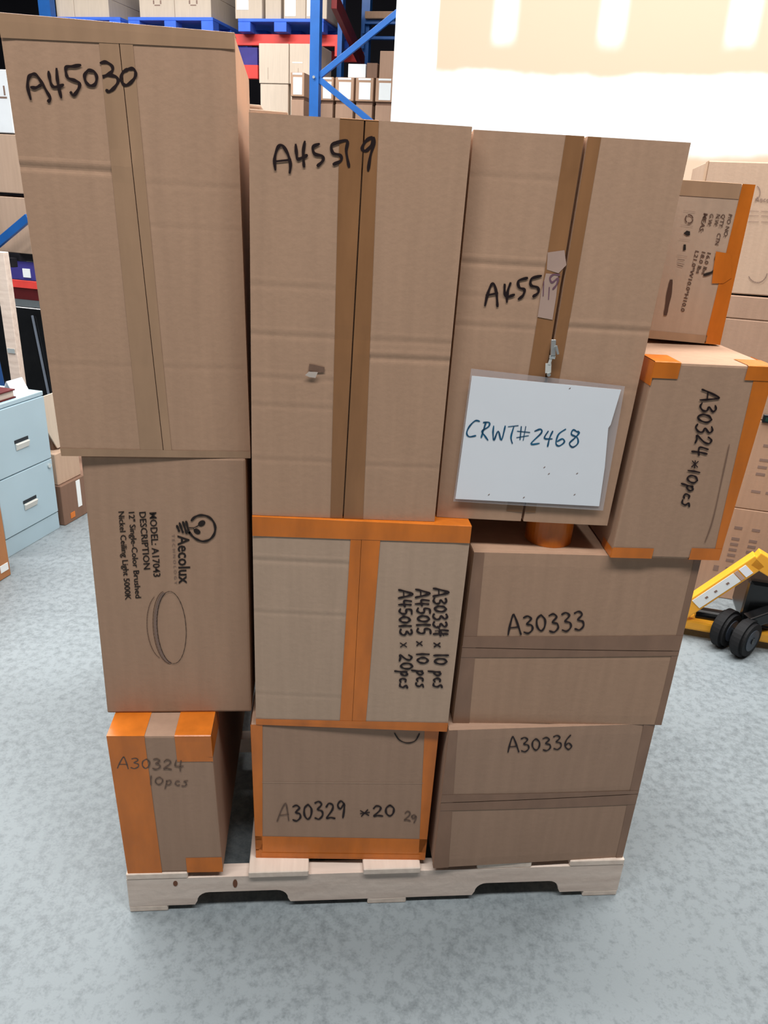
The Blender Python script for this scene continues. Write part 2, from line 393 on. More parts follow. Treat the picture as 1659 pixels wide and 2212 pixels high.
o = struct('wall_back', bm, M['wall_shade']); o.location = hall(-2, 11.5, 0); o.rotation_euler.z = -T; o['label'] = 'far warehouse wall, its dark colour painted-in shade behind the racks'

# ------------------------------------------------------------------ pallet
PW, PDp, PH = 1.219, 1.016, .125
pal = empty('pallet', (PW/2, PDp/2, 0), label='pale wooden pallet with notched stringers under the stack of boxes', cat='pallet')
pb = Vector((PW/2, PDp/2, 0))
def stringer(y0, y1):
    bm = bmesh.new(); z0, z1 = .018, .107; prof = [(0, z0), (.152, z0)]
    def notch(x0, x1):
        r = .028; nz = z0+.040; p = [(x0, z0), (x0+.006, nz-r)]
        p += [(x0+.006+r-r*math.cos(t), nz-r+r*math.sin(t)) for t in [i*math.pi/10 for i in range(1, 6)]]
        p += [(x1-.006-r+r*math.sin(t), nz-r+r*math.cos(t)) for t in [i*math.pi/10 for i in range(0, 5)]]
        return p+[(x1-.006, nz-r), (x1, z0)]
    prof = [(0, z0)]+notch(.155, .385)+notch(.838, 1.066)+[(PW, z0), (PW, z1), (0, z1)]
    A = [bm.verts.new((x, y0, z)) for x, z in prof]; B = [bm.verts.new((x, y1, z)) for x, z in prof]
    bm.faces.new(A); bm.faces.new(B[::-1])
    for i in range(len(A)): bm.faces.new((A[i], B[i], B[(i+1) % len(A)], A[(i+1) % len(A)]))
    return build('stringer', bm, M['wood'], pal, base=pb)
s0 = stringer(.0, .038); stringer(.489, .527); stringer(.978, 1.016)
for x0, x1, y0 in ((0.0, .142, -.001), (.285, .428, -.006), (.56, .70, -.007), (.842, .98, 0.), (1.078, 1.219, -.001)):
    bm = bmesh.new(); box(bm, x0, x1, y0, PDp, .107, PH, .002, 1); build('deck_board', bm, M['wood_d'], pal, base=pb)
for x0, x1 in ((0, .09), (.575, .672), (1.128, 1.219)):
    bm = bmesh.new(); box(bm, x0, x1, 0, PDp, 0, .018, .002, 1); build('bottom_board', bm, M['wood_d'], pal, base=pb)
fs = Face((0, 0, 0), (PW, 0, 0), (0, 0, .125), (PW, 0, .125), (0, 1, 0), pb)
def blob(f, cx, cy, rx, ry, m, parent, name, off=.0008, n=12, rot=0.):
    return poly(f, [(cx+rx*math.cos(t)*math.cos(rot)-ry*math.sin(t)*math.sin(rot), cy+rx*math.cos(t)*math.sin(rot)+ry*math.sin(t)*math.cos(rot)) for t in [2*math.pi*i/n for i in range(n)]], m, parent, name, off)
for cx, cy, rx, ry in ((379, 1908, 5, 6), (508, 1908, 5, 9)): blob(fs, cx, cy, rx, ry, M['knot'], s0, 'knot')
for o in list(s0.children): o.location = (0, 0, 0)

# ------------------------------------------------------------------ load: lower tier
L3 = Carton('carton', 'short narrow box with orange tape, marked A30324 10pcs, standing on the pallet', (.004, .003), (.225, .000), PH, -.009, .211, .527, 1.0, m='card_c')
f = L3.f
L3.tape([[(lambda v: -.004, -.10), (lambda v: -.004, -.001), (0., .0007), (.16, None), (L3.px_u((326, 1884), (313, 1598)), None)]], (0, 1), 'v', 'tape_orange')
uA, uB = f.uv(313, 1600)[0], f.uv(378, 1600)[0]
L3.tape([[(.0, .0009), (1.003, .0009), (1.003, -.05), (1.003, -.20)]], (-.002, uA), 'u', 'tape_orange', n=6)
L3.tape([[(f.uv(400, 1645)[1], None), (.96, None), (1.0, .0012), (1.004, -.001), (1.004, -.20)]], (uB, 1.0), 'u', 'tape_orange', n=8)
L3.tape([[(.0, .0012), (f.uv(440, 1852)[1], None)]], (f.uv(403, 1870)[0], 1.0), 'u', 'tape_orange', n=6)
L3.tape([[(1.003, -.12), (1.003, -.0005), (1.0, .0016), (.93, None)]], (.86, 1.), 'v', 'tape_orange', n=4)
write(f, pen('A30324', (254, 1658), (400, 1664), 23), .0028, M['ink_faint'], L3.e)
write(f, pen('10pcs', (322, 1694), (410, 1698), 19), .0026, M['ink_faint'], L3.e)

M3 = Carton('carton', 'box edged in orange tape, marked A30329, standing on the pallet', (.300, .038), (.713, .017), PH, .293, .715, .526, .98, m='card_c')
f = M3.f
M3.tape([[(-.002, -.12), (-.002, -.001), (0., .0007), (M3.px_u((567, 1852), (567, 1582)), None)]], (0, 1), 'v', 'tape_orange')
M3.tape([[(M3.px_u((904, 1855), (917, 1582)), None), (1., .0007), (1.002, -.001), (1.002, -.12)]], (0, 1), 'v', 'tape_orange')
M3.tape([[(0., .0012), (.06, None), (M3.px_v((570, 1806), (900, 1812)), None)]], (0, 1), 'u', 'tape_orange')
M3.tape([[(.012, .0018), (.045, None)]], (.03, .97), 'u', 'tape_orange', n=6, lift=.0016)
write(f, crop(200, 1520, 2.183, [[(870, 553), (890, 500), (910, 468), (918, 500), (925, 550)], [(885, 525), (925, 520)]]), .003, M['ink_faint'], M3.e)
write(f, pen('30329', (632, 1771), (752, 1766), 36), .0045, M['ink'], M3.e)
write(f, pen('*', (778, 1768), (804, 1766), 30), .0045, M['ink'], M3.e)
write(f, pen('20', (806, 1764), (858, 1761), 26), .0045, M['ink'], M3.e)
write(f, pen('2', (872, 1772), (890, 1774), 22), .003, M['ink_faint'], M3.e)
write(f, pen('9', (886, 1776), (902, 1778), 16), .003, M['ink_faint'], M3.e)
write(f, [[(852, 1583), (862, 1597), (878, 1604), (896, 1600), (906, 1584)]], .003, M['print'], M3.e, 'printed_logo')
write(f, [[(566, 1689), (915, 1691)]], .0012, M['card_pale'], M3.e, 'crease_mark')

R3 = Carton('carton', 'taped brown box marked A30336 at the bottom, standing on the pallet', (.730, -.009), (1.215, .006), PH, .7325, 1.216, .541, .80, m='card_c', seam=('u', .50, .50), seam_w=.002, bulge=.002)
f = R3.f
R3.tape([[(0., .0006), (R3.px_u((969, 1868), (988, 1580)), None)]], (0, 1), 'v', 'tape_dull')
R3.tape([[(R3.px_u((1331, 1850), (1388, 1576)), None), (1., .0007), (1.0015, -.001), (1.0015, -.08)]], (0, 1), 'v', 'tape_dull')
R3.tape(R3.split(R3.px_v((970, 1750), (1330, 1738)), R3.px_v((975, 1716), (1370, 1707)), lambda u: .5, .0022), (0, 1), 'u', 'tape_dull', lift=.0012)
write(f, pen('A30336', (1097, 1625), (1242, 1616), 30), .0036, M['ink'], R3.e)

# ------------------------------------------------------------------ load: middle tier
L2 = Carton('carton', 'plain brown box printed with a bulb logo and a ceiling light drawing', (-.027, .079), (.292, .079), .5285, -.023, .290, 1.137, .5, m='card_b')
f = L2.f
C = lambda sts: crop(160, 960, 3.687, sts)
write(f, C([[(935, 605), (965, 575), (1010, 562), (1060, 570), (1105, 605), (1125, 660), (1115, 715), (1080, 755), (1030, 770), (980, 755), (940, 725), (915, 690)]]), .0046, M['print'], L2.e, 'printed_logo')
write(f, C([[(893, 612), (905, 660), (918, 705)], [(868, 615), (882, 660), (897, 706)], [(841, 624), (855, 665), (868, 700)], [(820, 645), (829, 668), (838, 690)]]), .0046, M['print'], L2.e, 'printed_logo')
write(f, C([[(915, 662), (955, 662), (990, 645)], [(945, 662), (975, 690)]]), .002, M['print'], L2.e, 'printed_logo')
blob(f, 160+1017/3.687, 960+628/3.687, 8.5, 6.2, M['print'], L2.e, 'printed_logo', rot=-.5); blob(f, 160+980/3.687, 960+692/3.687, 8, 5.5, M['print'], L2.e, 'printed_logo', rot=.5)
printed(f, 'Aecolux', (384, 1156), (387, 1261), 25, M['print'], L2.e, bold=.016)
printed(f, 'T E C H N O L O G Y', (371, 1154), (377, 1262), 6, M['print_faint'], L2.e)
printed(f, 'MODEL: A17043', (323, 1107), (332, 1246), 15, M['print'], L2.e, bold=.012)
printed(f, 'DESCRIPTION', (301, 1106), (311, 1230), 14, M['print'], L2.e, bold=.012)
printed(f, '12" Single-Color Brushed', (278, 1106), (293, 1292), 12.5, M['print'], L2.e, bold=.012)
printed(f, 'Nickel Ceiling Light 5000K', (256, 1105), (271, 1296), 12.5, M['print'], L2.e, bold=.012)
def ell(cx, cy, rx, ry, tilt, t0=0., t1=2*math.pi, n=40):
    o = []
    for i in range(n+1):
        t = t0+(t1-t0)*i/n; x, y = rx*math.cos(t), ry*math.sin(t); o.append((cx+x*math.cos(tilt)-y*math.sin(tilt), cy+x*math.sin(tilt)+y*math.cos(tilt)))
    return o
write(f, [ell(371, 1355, 31, 78, -.07)], .0011, M['print'], L2.e, 'printed_drawing')
write(f, [ell(362, 1354, 31, 78, -.07, math.pi*.52, math.pi*1.46), ell(350, 1353, 32, 70, -.07, math.pi*.60, math.pi*1.38)], .0011, M['print_brown'], L2.e, 'printed_drawing')
write(f, [ell(367, 1355, 31, 77, -.07, math.pi*.54, math.pi*1.42)], .0052, M['print_faint'], L2.e, 'printed_drawing', off=.0010)

M2 = Carton('carton', 'box with orange tape cross and three handwritten lines of item counts', (.305, .037), (.731, .005), .5272, .304, .736, 1.032, .5, m='card_pale', seam=('v', .5, .5), seam_w=.0015,
            creases=[(0, .48, .81, .0012), (0, .46, .57, .0008), (0, .46, .16, .0005)])
f = M2.f
lo, hi = M2.px_u((734, 1560), (757, 1168)), M2.px_u((790, 1560), (821, 1170))
M2.tape(M2.split(lo, hi, lambda v: .5, .0008), (0, 1), 'v', 'tape_orange', lift=.0009)
M2.tape([[(1.0015, -.10), (1.0015, -.001), (1., .0010), (.965, None), (M2.px_v((548, 1157), (1018, 1173)), None)]], (0, 1), 'u', 'tape_orange', lift=.0014)
M2.tape([[(M2.px_v((556, 1552), (975, 1561)), None), (.02, None), (0., .0010), (-.0015, -.001), (-.0015, -.03)]], (0, 1), 'u', 'tape_orange', lift=.0014)
write(f, pen('A30334 x 10 pcs', (936, 1270), (936, 1488), 30), .0044, M['ink'], M2.e)
write(f, [[(945, 1352), (958, 1372)], [(940, 1362), (962, 1360)]], .0036, M['ink'], M2.e)
write(f, pen('A45015 x 10 pcs', (899, 1272), (899, 1487), 28), .0044, M['ink'], M2.e)
write(f, pen('A45013 x 20pcs', (862, 1273), (863, 1489), 28), .0044, M['ink'], M2.e)

R2 = Carton('carton', 'taped brown box marked A30333 with an orange tape roll on top', (.745, .017), (1.229, .002), .541, .750, 1.227, .969, .8, m='card_b', seam=('u', .47, .47), seam_w=.0018, bulge=.002)
f = R2.f
R2.tape([[(0., .0006), (R2.px_u((1013, 1560), (1046, 1195)), None)]], (0, 1), 'v', 'tape_dull')
R2.tape([[(R2.px_u((1416, 1560), (1498, 1215)), None), (1., .0007), (1.0015, -.001), (1.0015, -.08)]], (0, 1), 'v', 'tape_dull')
R2.tape(R2.split(R2.px_v((1030, 1419), (1440, 1416)), R2.px_v((1035, 1374), (1460, 1372)), lambda u: .47, .0018), (0, 1), 'u', 'tape_dull', lift=.0012)
write(f, pen('A30333', (1097, 1369), (1268, 1357), 38), .0042, M['ink'], R2.e)

# tape roll the upper carton leans on
rc = Vector((.925, .09, .9695))
roll = empty('tape_roll', rc, label='roll of orange packing tape wedged between two stacked boxes', cat='tape roll')
bm = bmesh.new(); ring(bm, (0, 0, 0), (0, 0, .062), .049, .040); build('tape_winding', bm, M['tape_orange'], roll, smooth=False)
bm = bmesh.new(); ring(bm, (0, 0, .001), (0, 0, .061), .0395, .0365); build('cardboard_core', bm, M['card_pale'], roll)

# ------------------------------------------------------------------ load: upper tier
u1 = math.radians(2.1)
L1 = Carton('carton', 'tallest box of the stack, marked A45030, with a vertical taped seam', (-.055, .069), (.299, .082), 1.137, -.070, .285, 1.849, .50, ddir=(-math.sin(u1), math.cos(u1), 0), m='card',
            seam=('v', .535, .495), seam_w=.0016, creases=[(0, .51, .70, .0022), (.53, 1, .68, .0004), (0, .5, .245, .0004), (.53, 1, .585, .0003), (.5, 1, .245, .0004)], bulge=.004)
f = L1.f; sm = lambda v: .535+(.495-.535)*v
lo, hi = L1.px_u((304, 975), (214, 90)), L1.px_u((371, 975), (287, 95))
L1.tape(L1.split(lo, hi, sm, .0018), (0, 1), 'v', 'tape_tan', lift=.0007)
L1.tape([[(1.001, -.06), (1.001, -.002), (1., .0008), (.985, None), (L1.px_v((10, 82), (500, 106)), None)]], (0, 1), 'u', 'tape_tan', lift=.0011)
L1.tape([[(0., .0007), (L1.px_v((135, 968), (530, 975)), None)]], (0, 1), 'u', 'tape_tan', lift=.0011)
write(f, crop(0, 0, 5.53, [[(370, 1185), (335, 1040), (345, 930), (390, 890), (440, 900), (500, 985), (560, 1090), (605, 1175), (580, 1215)], [(375, 1045), (430, 1050), (490, 1020)],
    [(585, 860), (600, 950), (630, 1030), (690, 1040), (760, 1015)], [(680, 825), (690, 950), (710, 1060), (735, 1165)],
    [(965, 780), (880, 795), (795, 805), (795, 880), (820, 935), (900, 965), (955, 1000), (940, 1070), (885, 1140), (850, 1105)],
    [(1060, 840), (1015, 900), (1030, 980), (1080, 1025), (1140, 1010), (1160, 930), (1130, 860), (1060, 840)],
    [(1205, 755), (1270, 745), (1340, 790), (1345, 850), (1290, 895), (1230, 920), (1300, 900), (1390, 920), (1415, 975), (1370, 1050), (1310, 1095), (1275, 1080)],
    [(1530, 830), (1470, 870), (1450, 950), (1480, 1010), (1530, 1015), (1600, 950), (1625, 880), (1595, 825), (1530, 830)]]), .0045, M['ink'], L1.e, off=.0013)

M1 = Carton('carton', 'tall box marked A45519 near its top, with a small torn hole in its front', (.304, .040), (.664, .022), 1.0335, .309, .669, 1.735, .50, m='card',
            seam=('v', .495, .515), seam_w=.003, creases=[(0, .48, .315, .0006), (0, .48, .62, .0006), (0, .48, .50, .0009), (.5, 1, .50, .0009), (.5, 1, .455, .0018), (0, .48, .39, .0006), (.5, 1, .16, .0006), (0, .48, .165, .0006)], bulge=.003)
f = M1.f; sm = lambda v: .495+.02*v
lo, hi = M1.px_u((714, 1100), (734, 262)), M1.px_u((785, 1100), (818, 265))
M1.tape(M1.split(lo, hi, sm, .0034), (0, 1), 'v', 'tape_brown')
M1.tape([[(1.001, -.07), (1.001, -.002), (.999, .0012)]], (f.uv(735, 260)[0], f.uv(818, 262)[0]), 'u', 'tape_brown', n=4)
write(f, crop(520, 220, 3.072, [[(230, 450), (225, 380), (245, 305), (275, 290), (310, 340), (330, 410), (325, 470)], [(235, 395), (330, 385)],
    [(365, 285), (370, 340), (378, 380), (410, 370), (440, 355)], [(425, 265), (415, 340), (420, 430)],
    [(520, 280), (480, 300), (490, 345), (540, 360), (545, 390), (510, 425)], [(640, 270), (602, 290), (612, 340), (660, 355), (665, 390), (615, 415)],
    [(625, 275), (705, 258), (700, 330), (718, 430)], [(870, 235), (830, 260), (805, 310), (830, 325), (865, 290), (880, 240), (885, 270), (860, 360), (845, 455)]]), .0047, M['ink'], M1.e, off=.0013)
c7 = lambda pts: [(620+x/5.925, 700+y/5.925) for x, y in pts]
M1.patch(c7([(285, 505), (350, 515), (480, 545), (480, 610), (390, 615), (275, 590)]), 'card_dark', 'torn_hole', .0016)
M1.patch(c7([(280, 598), (395, 605), (365, 680), (290, 670), (232, 645)]), 'torn', 'torn_paper', .004)
# raised top flap corner at the left
bm = bmesh.new(); a = f.P(.0, 1, 0); b = f.P(.17, 1, 0); n_ = f.n
hexa(bm, [a+n_*.01, b+n_*.01, b+n_*.2, a+n_*.2, a+n_*.01+Vector((0, 0, .006)), b+n_*.01+Vector((0, 0, .005)), b+n_*.2+Vector((0, 0, .004)), a+n_*.2+Vector((0, 0, .008))], .001, 1)
build('top_flap', bm, M['card_pale'], M1.e, base=M1.base)

R1 = Carton('carton', 'tall box with an open dark seam and a hanging sign, marked A4551', (.672, .046), (1.018, .015), 1.0335, .677, 1.038, 1.733, .50, m='card',
            seam=('v', .50, .515), seam_w=.0055, creases=[(0, .48, .70, .0016), (.52, 1, .555, .0016), (0, .48, .545, .0008), (0, .48, .90, .0005), (.52, 1, .40, .0005), (0, .48, .62, .0005)], bulge=.003)
f = R1.f; sm = lambda v: .50+.015*v
lo, hi = R1.px_u((1148, 760), (1221, 300)), R1.px_u((1217, 760), (1298, 300))
R1.tape(R1.split(lo, hi, sm, .0085), (0.03, 1), 'v', 'tape_brown')
cR = lambda sts: crop(1000, 260, 3.19, sts)
write(f, cR([[(150, 1275), (170, 1190), (195, 1130), (215, 1135), (230, 1200), (235, 1280)], [(160, 1205), (235, 1190)], [(285, 1130), (285, 1185), (300, 1215), (350, 1200)], [(325, 1120), (305, 1180), (300, 1250)],
    [(440, 1085), (380, 1105), (385, 1150), (420, 1165), (410, 1205), (380, 1230)], [(535, 1070), (470, 1090), (465, 1135), (510, 1150), (515, 1185), (480, 1212)]]), .0046, M['ink'], R1.e, off=.0013)
R1.patch([(1178, 590), (1205, 592), (1200, 640), (1192, 690), (1160, 684), (1168, 630)], 'smear', 'rubbed_patch', .0014)
write(f, cR([[(662, 1065), (620, 1060), (595, 1085), (610, 1115), (650, 1085), (640, 1130), (615, 1160)], [(552, 1110), (548, 1205)], [(590, 1150), (585, 1230)]]), .003, M['ink_purple'], R1.e, off=.0019)
R1.patch([(1182, 545), (1218, 540), (1222, 572), (1205, 590), (1180, 582)], 'smear', 'rubbed_patch', .0014)

# small stacked boxes on the right
S2 = Carton('carton', 'narrow upright box marked A30324, with orange tape, leaning past the tall boxes', (1.029, -.003), (1.258, -.010), .971, 1.042, 1.273, 1.3715, .45, ddir=(.06, 1, 0), m='card_b')
f = S2.f
S2.tape([[(S2.px_u((1541, 1200), (1630, 810)), None), (1., .0007), (1.003, -.001), (1.003, -.10)]], (0, 1), 'v', 'tape_orange')
S2.tape([[(-.003, -.06), (-.003, -.001), (0., .0009), (.006, None)]], (.89, 1), 'v', 'tape_orange', n=4)
S2.tape([[(-.003, -.06), (-.003, -.001), (0., .0009), (.006, None)]], (0, .05), 'v', 'tape_orange', n=4)
S2.tape([[(f.uv(1430, 817)[1], None), (1., .0012), (1.0025, -.001), (1.0025, -.07)]], (0., f.uv(1470, 790)[0]), 'u', 'tape_orange', n=8, lift=.0012)
S2.tape([[(f.uv(1635, 822)[1], None), (1., .0014), (1.0025, -.001), (1.0025, -.06)]], (f.uv(1616, 790)[0], 1.0), 'u', 'tape_orange', n=6, lift=.0015)
S2.tape([[(0., .0012), (f.uv(1360, 1183)[1], None)]], (0., f.uv(1411, 1190)[0]), 'u', 'tape_orange', n=6, lift=.0012)
S2.tape([[(-.004, -.02), (0., .0014), (f.uv(1520, 1184)[1], None)]], (f.uv(1492, 1190)[0], 1.), 'u', 'tape_orange', n=6, lift=.0015)
write(f, pen('A30324', (1516, 841), (1494, 985), 36), .0036, M['ink'], S2.e)
write(f, pen('*10pcs', (1490, 992), (1472, 1096), 27), .0036, M['ink'], S2.e)
write(f, [[(1575, 960), (1562, 1020), (1540, 1120), (1522, 1172)]], .002, M['card_dark'], S2.e, 'crease_mark')

S1 = Carton('carton', 'small box with printed shipping details and an orange taped edge, topmost on the narrow box', (1.110, .198), (1.272, .198), 1.374, 1.114, 1.270, 1.684, .25, m='card_pale', zbl=1.382)
f = S1.f
S1.tape([[(S1.px_u((1527, 717), (1597, 426)), None), (1., .0007), (1.004, -.001), (1.004, -.10)]], (0, 1), 'v', 'tape_orange')
S1.tape([[(f.uv(1560, 428)[1], None), (1., .0007), (1.002, -.001), (1.002, -.06)]], (0, .82), 'u', 'tape_tan', n=8)
S1.tape([[(0., .0007), (f.uv(1500, 722)[1], None)]], (0, .8), 'u', 'tape_tan', n=8)
S1.patch([(1546, 543), (1578, 548), (1580, 600), (1562, 612), (1537, 612), (1541, 575)], 'tape_orange', 'tape_strip', .0014)
for t, a, b, h in (('P/O NO:', (1574, 462), (1562, 512), 8), ("Q'TY:   CTN", (1559, 462), (1544, 528), 8), ('N.W:', (1548, 462), (1541, 488), 8), ('16.0 lbs', (1528, 545), (1515, 592), 8), ('G.W:', (1534, 461), (1527, 488), 8), ('18.0 lbs', (1516, 543), (1503, 590), 8), ('MEAS:', (1520, 460), (1509, 501), 9), ('L21.0*W10.0*H10.0', (1502, 541), (1470, 672), 8)):
    printed(f, t, a, b, h, M['print_brown'], S1.e, bold=.01)
write(f, [[(1449, 607), (1444, 640), (1437, 678)]], .0095, M['print_brown'], S1.e, 'printed_bar')
write(f, [ell(1488, 473, 8, 9, 0, .2, 1.9, 10), ell(1488, 473, 8, 9, 0, 2.3, 4.0, 10), ell(1488, 473, 8, 9, 0, 4.4, 6.1, 10)], .0022, M['print_brown'], S1.e, 'printed_symbol')
S1.patch([(1476, 504), (1483, 498), (1490, 500), (1490, 508), (1483, 509)], 'print', 'printed_symbol')
S1.patch([(1476, 528), (1481, 528), (1481, 540), (1475, 541)], 'print', 'printed_symbol')
write(f, [[(1463, 560), (1478, 562)], [(1462, 568), (1477, 571)], [(1463, 573), (1474, 576)]], .0014, M['print_brown'], S1.e, 'printed_symbol')
write(f, [[(1476, 455), (1501, 458)], [(1470, 486), (1496, 489)], [(1467, 516), (1490, 519)], [(1461, 551), (1484, 554)]], .0008, M['print_faint'], S1.e, 'printed_symbol')
write(f, [[(1550, 548), (1545, 560), (1547, 575), (1537, 588), (1520, 594)]], .005, M['print'], S1.e, 'printed_symbol')

# box standing behind the tallest one
B1 = Carton('carton', 'box behind the tallest box, only a strip of its side showing', (-.03, .60), (.292, .60), 1.137, -.03, .292, 1.80, .34, m='card_pale')
B2 = Carton('carton', 'plain box in the rear row under the hidden upper box', (-.03, .60), (.285, .60), .527, -.03, .285, 1.1365, .25, m='card_b')

# ------------------------------------------------------------------ hanging sign and its clip
R1f = R1.f; hang = .010
def sgn(px, py, off): return R1f.hit(px, py)+R1f.out*off
se = sgn(1165, 940, .012)
sign = empty('sign', se, label='white laminated paper sign reading CRWT#2468 clipped to a box', cat='sign')
def quadface(bl, br, tl, tr, o0, o1): return Face(sgn(*bl, o0), sgn(*br, o0), sgn(*tl, o1), sgn(*tr, o1), R1f.n, se)
lamF = quadface((978, 1080), (1300, 1100), (1016, 794), (1346, 832), .007, .009)
def slab(f, o0, o1, name, m, parent, pts=None):
    pts = pts or [(0, 0), (1, 0), (1, 1), (0, 1)]
    bm = bmesh.new(); A = [bm.verts.new(f.P(u, v, o0)) for u, v in pts]; B = [bm.verts.new(f.P(u, v, o1)) for u, v in pts]
    bm.faces.new(A); bm.faces.new(B[::-1]); n = len(pts)
    for i in range(n): bm.faces.new((A[i], A[(i+1) % n], B[(i+1) % n], B[i]))
    return build(name, bm, m, parent, base=f.base)
gm = bpy.data.materials.new('clear_lamination'); gm.use_nodes = True; nt = gm.node_tree; nt.nodes.clear()
oo = nt.nodes.new('ShaderNodeOutputMaterial'); mx = nt.nodes.new('ShaderNodeMixShader'); tr = nt.nodes.new('ShaderNodeBsdfTransparent'); gl = nt.nodes.new('ShaderNodeBsdfPrincipled')
gl.inputs['Base Color'].default_value = (.75, .74, .76, 1); gl.inputs['Roughness'].default_value = .25; tr.inputs[0].default_value = (.97, .97, .98, 1)
mx.inputs[0].default_value = .22; nt.links.new(tr.outputs[0], mx.inputs[1]); nt.links.new(gl.outputs[0], mx.inputs[2]); nt.links.new(mx.outputs[0], oo.inputs[0])
slab(lamF, -.0006, .0, 'lamination', gm, sign)
pf = quadface((982, 1074), (1291, 1090), (1017, 809), (1337, 839), .0085, .0105)
u_, v_ = pf.uv(1316, 922)
slab(pf, -.0004, .0004, 'paper', M['paper'], sign, [(0, 0), (1, 0), (.988, .35), (.962, v_-.01), (.974, v_+.02), (1, 1), (0, 1)])
cS = lambda sts: crop(940, 680, 3.606, sts)
write(pf, cS([[(345, 828), (310, 825), (265, 870), (245, 920), (265, 948), (315, 940)], [(395, 835), (375, 900), (358, 955)], [(375, 838), (420, 838), (415, 870), (365, 905), (385, 940), (410, 975)],
    [(455, 865), (450, 920), (457, 975), (490, 905), (515, 975), (545, 865)], [(570, 870), (645, 862)], [(612, 870), (590, 950), (600, 1000)], [(670, 870), (660, 970)], [(705, 870), (685, 975)], [(640, 905), (735, 915)], [(635, 955), (725, 940)],
    [(775, 905), (820, 890), (825, 920), (745, 1003), (810, 1000)], [(880, 905), (850, 960), (910, 965)], [(915, 905), (890, 960), (875, 1025)],
    [(1015, 890), (960, 930), (940, 1000), (965, 1020), (1005, 990), (990, 965), (950, 985)], [(1110, 915), (1075, 895), (1060, 930), (1105, 955), (1110, 1000), (1070, 1030), (1045, 1000), (1085, 960), (1120, 920), (1110, 905)]]), .0029, M['ink_blue'], sign, off=.001)
for x, y in ((850, 1187), (885, 1238), (1105, 1235), (1085, 1400), (418, 1400), (690, 1422), (1048, 572)):
    blob(pf, 940+x/3.606, 680+y/3.606, 2.6, .8, M['print_faint'], sign, 'smudge', off=.0008, rot=-.6)
# metal clip: jaw gripping the seam, strap, ring
ce = sgn(1190, 770, .012)
clip = empty('badge_clip', ce, label='small metal clip holding the laminated sign at the box seam', cat='clip')
def cp(px, py, off): return sgn(px, py, off)-ce
bm = bmesh.new(); bar(bm, cp(1194, 733, .004), cp(1190, 766, .012), .009, .005, R1f.n, .001); build('jaw', bm, M['chrome'], clip)
bm = bmesh.new(); bar(bm, cp(1197, 744, .012), cp(1200, 762, .016), .004, .004, R1f.n, .0008); build('lever', bm, M['chrome'], clip)
bm = bmesh.new(); cyl(bm, cp(1183, 768, .011), cp(1195, 770, .011), .003, 12); build('spring', bm, M['chrome'], clip)
bm = bmesh.new(); bar(bm, cp(1189, 764, .011), cp(1182, 785, .011), .005, .003, R1f.n, .0005); bar(bm, cp(1181, 782, .011), cp(1180, 803, .0115), .011, .0018, R1f.n, .0005); build('strap', bm, M['alum'], clip)
bm = bmesh.new(); cyl(bm, cp(1181, 806, .0095), cp(1181, 806, .0145), .0035, 12); build('snap', bm, M['chrome'], clip)

# ------------------------------------------------------------------ hall things, built in the hall's own axes
def hcart(name, label, a0, a1, d0, d1, z0, z1, m='card_far', tape=None, labels=(), group=None, face='d', bevel=.004, rz=0., cat='box', prints=()):
    """carton in hall axes; labels: rectangles (x0,x1,z0,z1) as fractions of the seen face; face 'd' looks to the viewer, 'a' looks along +a"""
    w, dp, h = a1-a0, d1-d0, z1-z0
    e = empty(name, hall((a0+a1)/2, (d0+d1)/2, z0), -T+rz, label=label, cat=cat, group=group)
    bm = bmesh.new(); box(bm, -w/2, w/2, -dp/2, dp/2, 0, h, bevel, 1); build('carton_body', bm, M[m], e)
    def fr(x0, x1, q0, q1, t=.0015):
        b2 = bmesh.new()
        if face == 'd': box(b2, -w/2+x0*w, -w/2+x1*w, -dp/2-t, -dp/2+.0002, q0*h, q1*h)
        else: box(b2, w/2-.0002, w/2+t, -dp/2+x0*dp, -dp/2+x1*dp, q0*h, q1*h)
        return b2
    if tape:
        o = build('tape_strip', fr(*tape[:4]), M[tape[4]], e)
    for l in labels: build('label', fr(*l[:4], .002), M[l[4] if len(l) > 4 else 'white_label'], e)
    for l in prints: build('printed_mark', fr(*l, .001), M['print_faint'], e)
    return e
def px_cart(name, label, x0, y0, x1, y1, d, dep, z0=None, **k):   # seen face given by photo pixels on the plane at depth d
    xm, ym = (x0+x1)/2, (y0+y1)/2
    return hcart(name, label, pd(x0, ym, d)[0], pd(x1, ym, d)[0], d, d+dep, pd(xm, y1, d)[1] if z0 is None else z0, pd(xm, y0, d)[1], **k)

# --- back rack: posts, beams, pallets and cartons on them
RD = 7.5
zb1 = pd(620, 74, RD)[1]; zb0 = pd(620, 99, RD)[1]
aR = pd(726, 85, RD)[0]; aL = pd(97, 30, RD-.2)[0]+.10
RO = hall(aR, RD, 0)
rack = empty('storage_rack', RO, -T, label='long storage rack with red beams and blue uprights holding blue pallets', cat='rack')
def post(e, a, d, w, zt=4.2, mm='blue', side=.09):     # a, d relative to the rack's foot
    bm = bmesh.new(); box(bm, a-w/2, a+w/2, d, d+.004, 0, zt); box(bm, a-w/2, a-w/2+.004, d+.0045, d+side, 0, zt); box(bm, a+w/2-.004, a+w/2, d+.0045, d+side, 0, zt); p = build('upright', bm, M[mm], e)
    bm = bmesh.new(); box(bm, a-w/2-.02, a+w/2+.02, d-.02, d+side+.02, 0, .008); build('base_plate', bm, M[mm], p)
def beam(e, a0, a1, d, z0, z1, m='red', plates=True):
    bm = bmesh.new(); box(bm, a0, a1, d, d+.05, z0, z1, .004, 1); b = build('beam', bm, M[m], e)
    for k in ((0, 1) if plates else ()):
        bm = bmesh.new(); box(bm, a1-.03 if k else a0, a1 if k else a0+.03, d-.006, d-.0005, z0-.09, z1-.002); build('end_plate', bm, M[m], b)
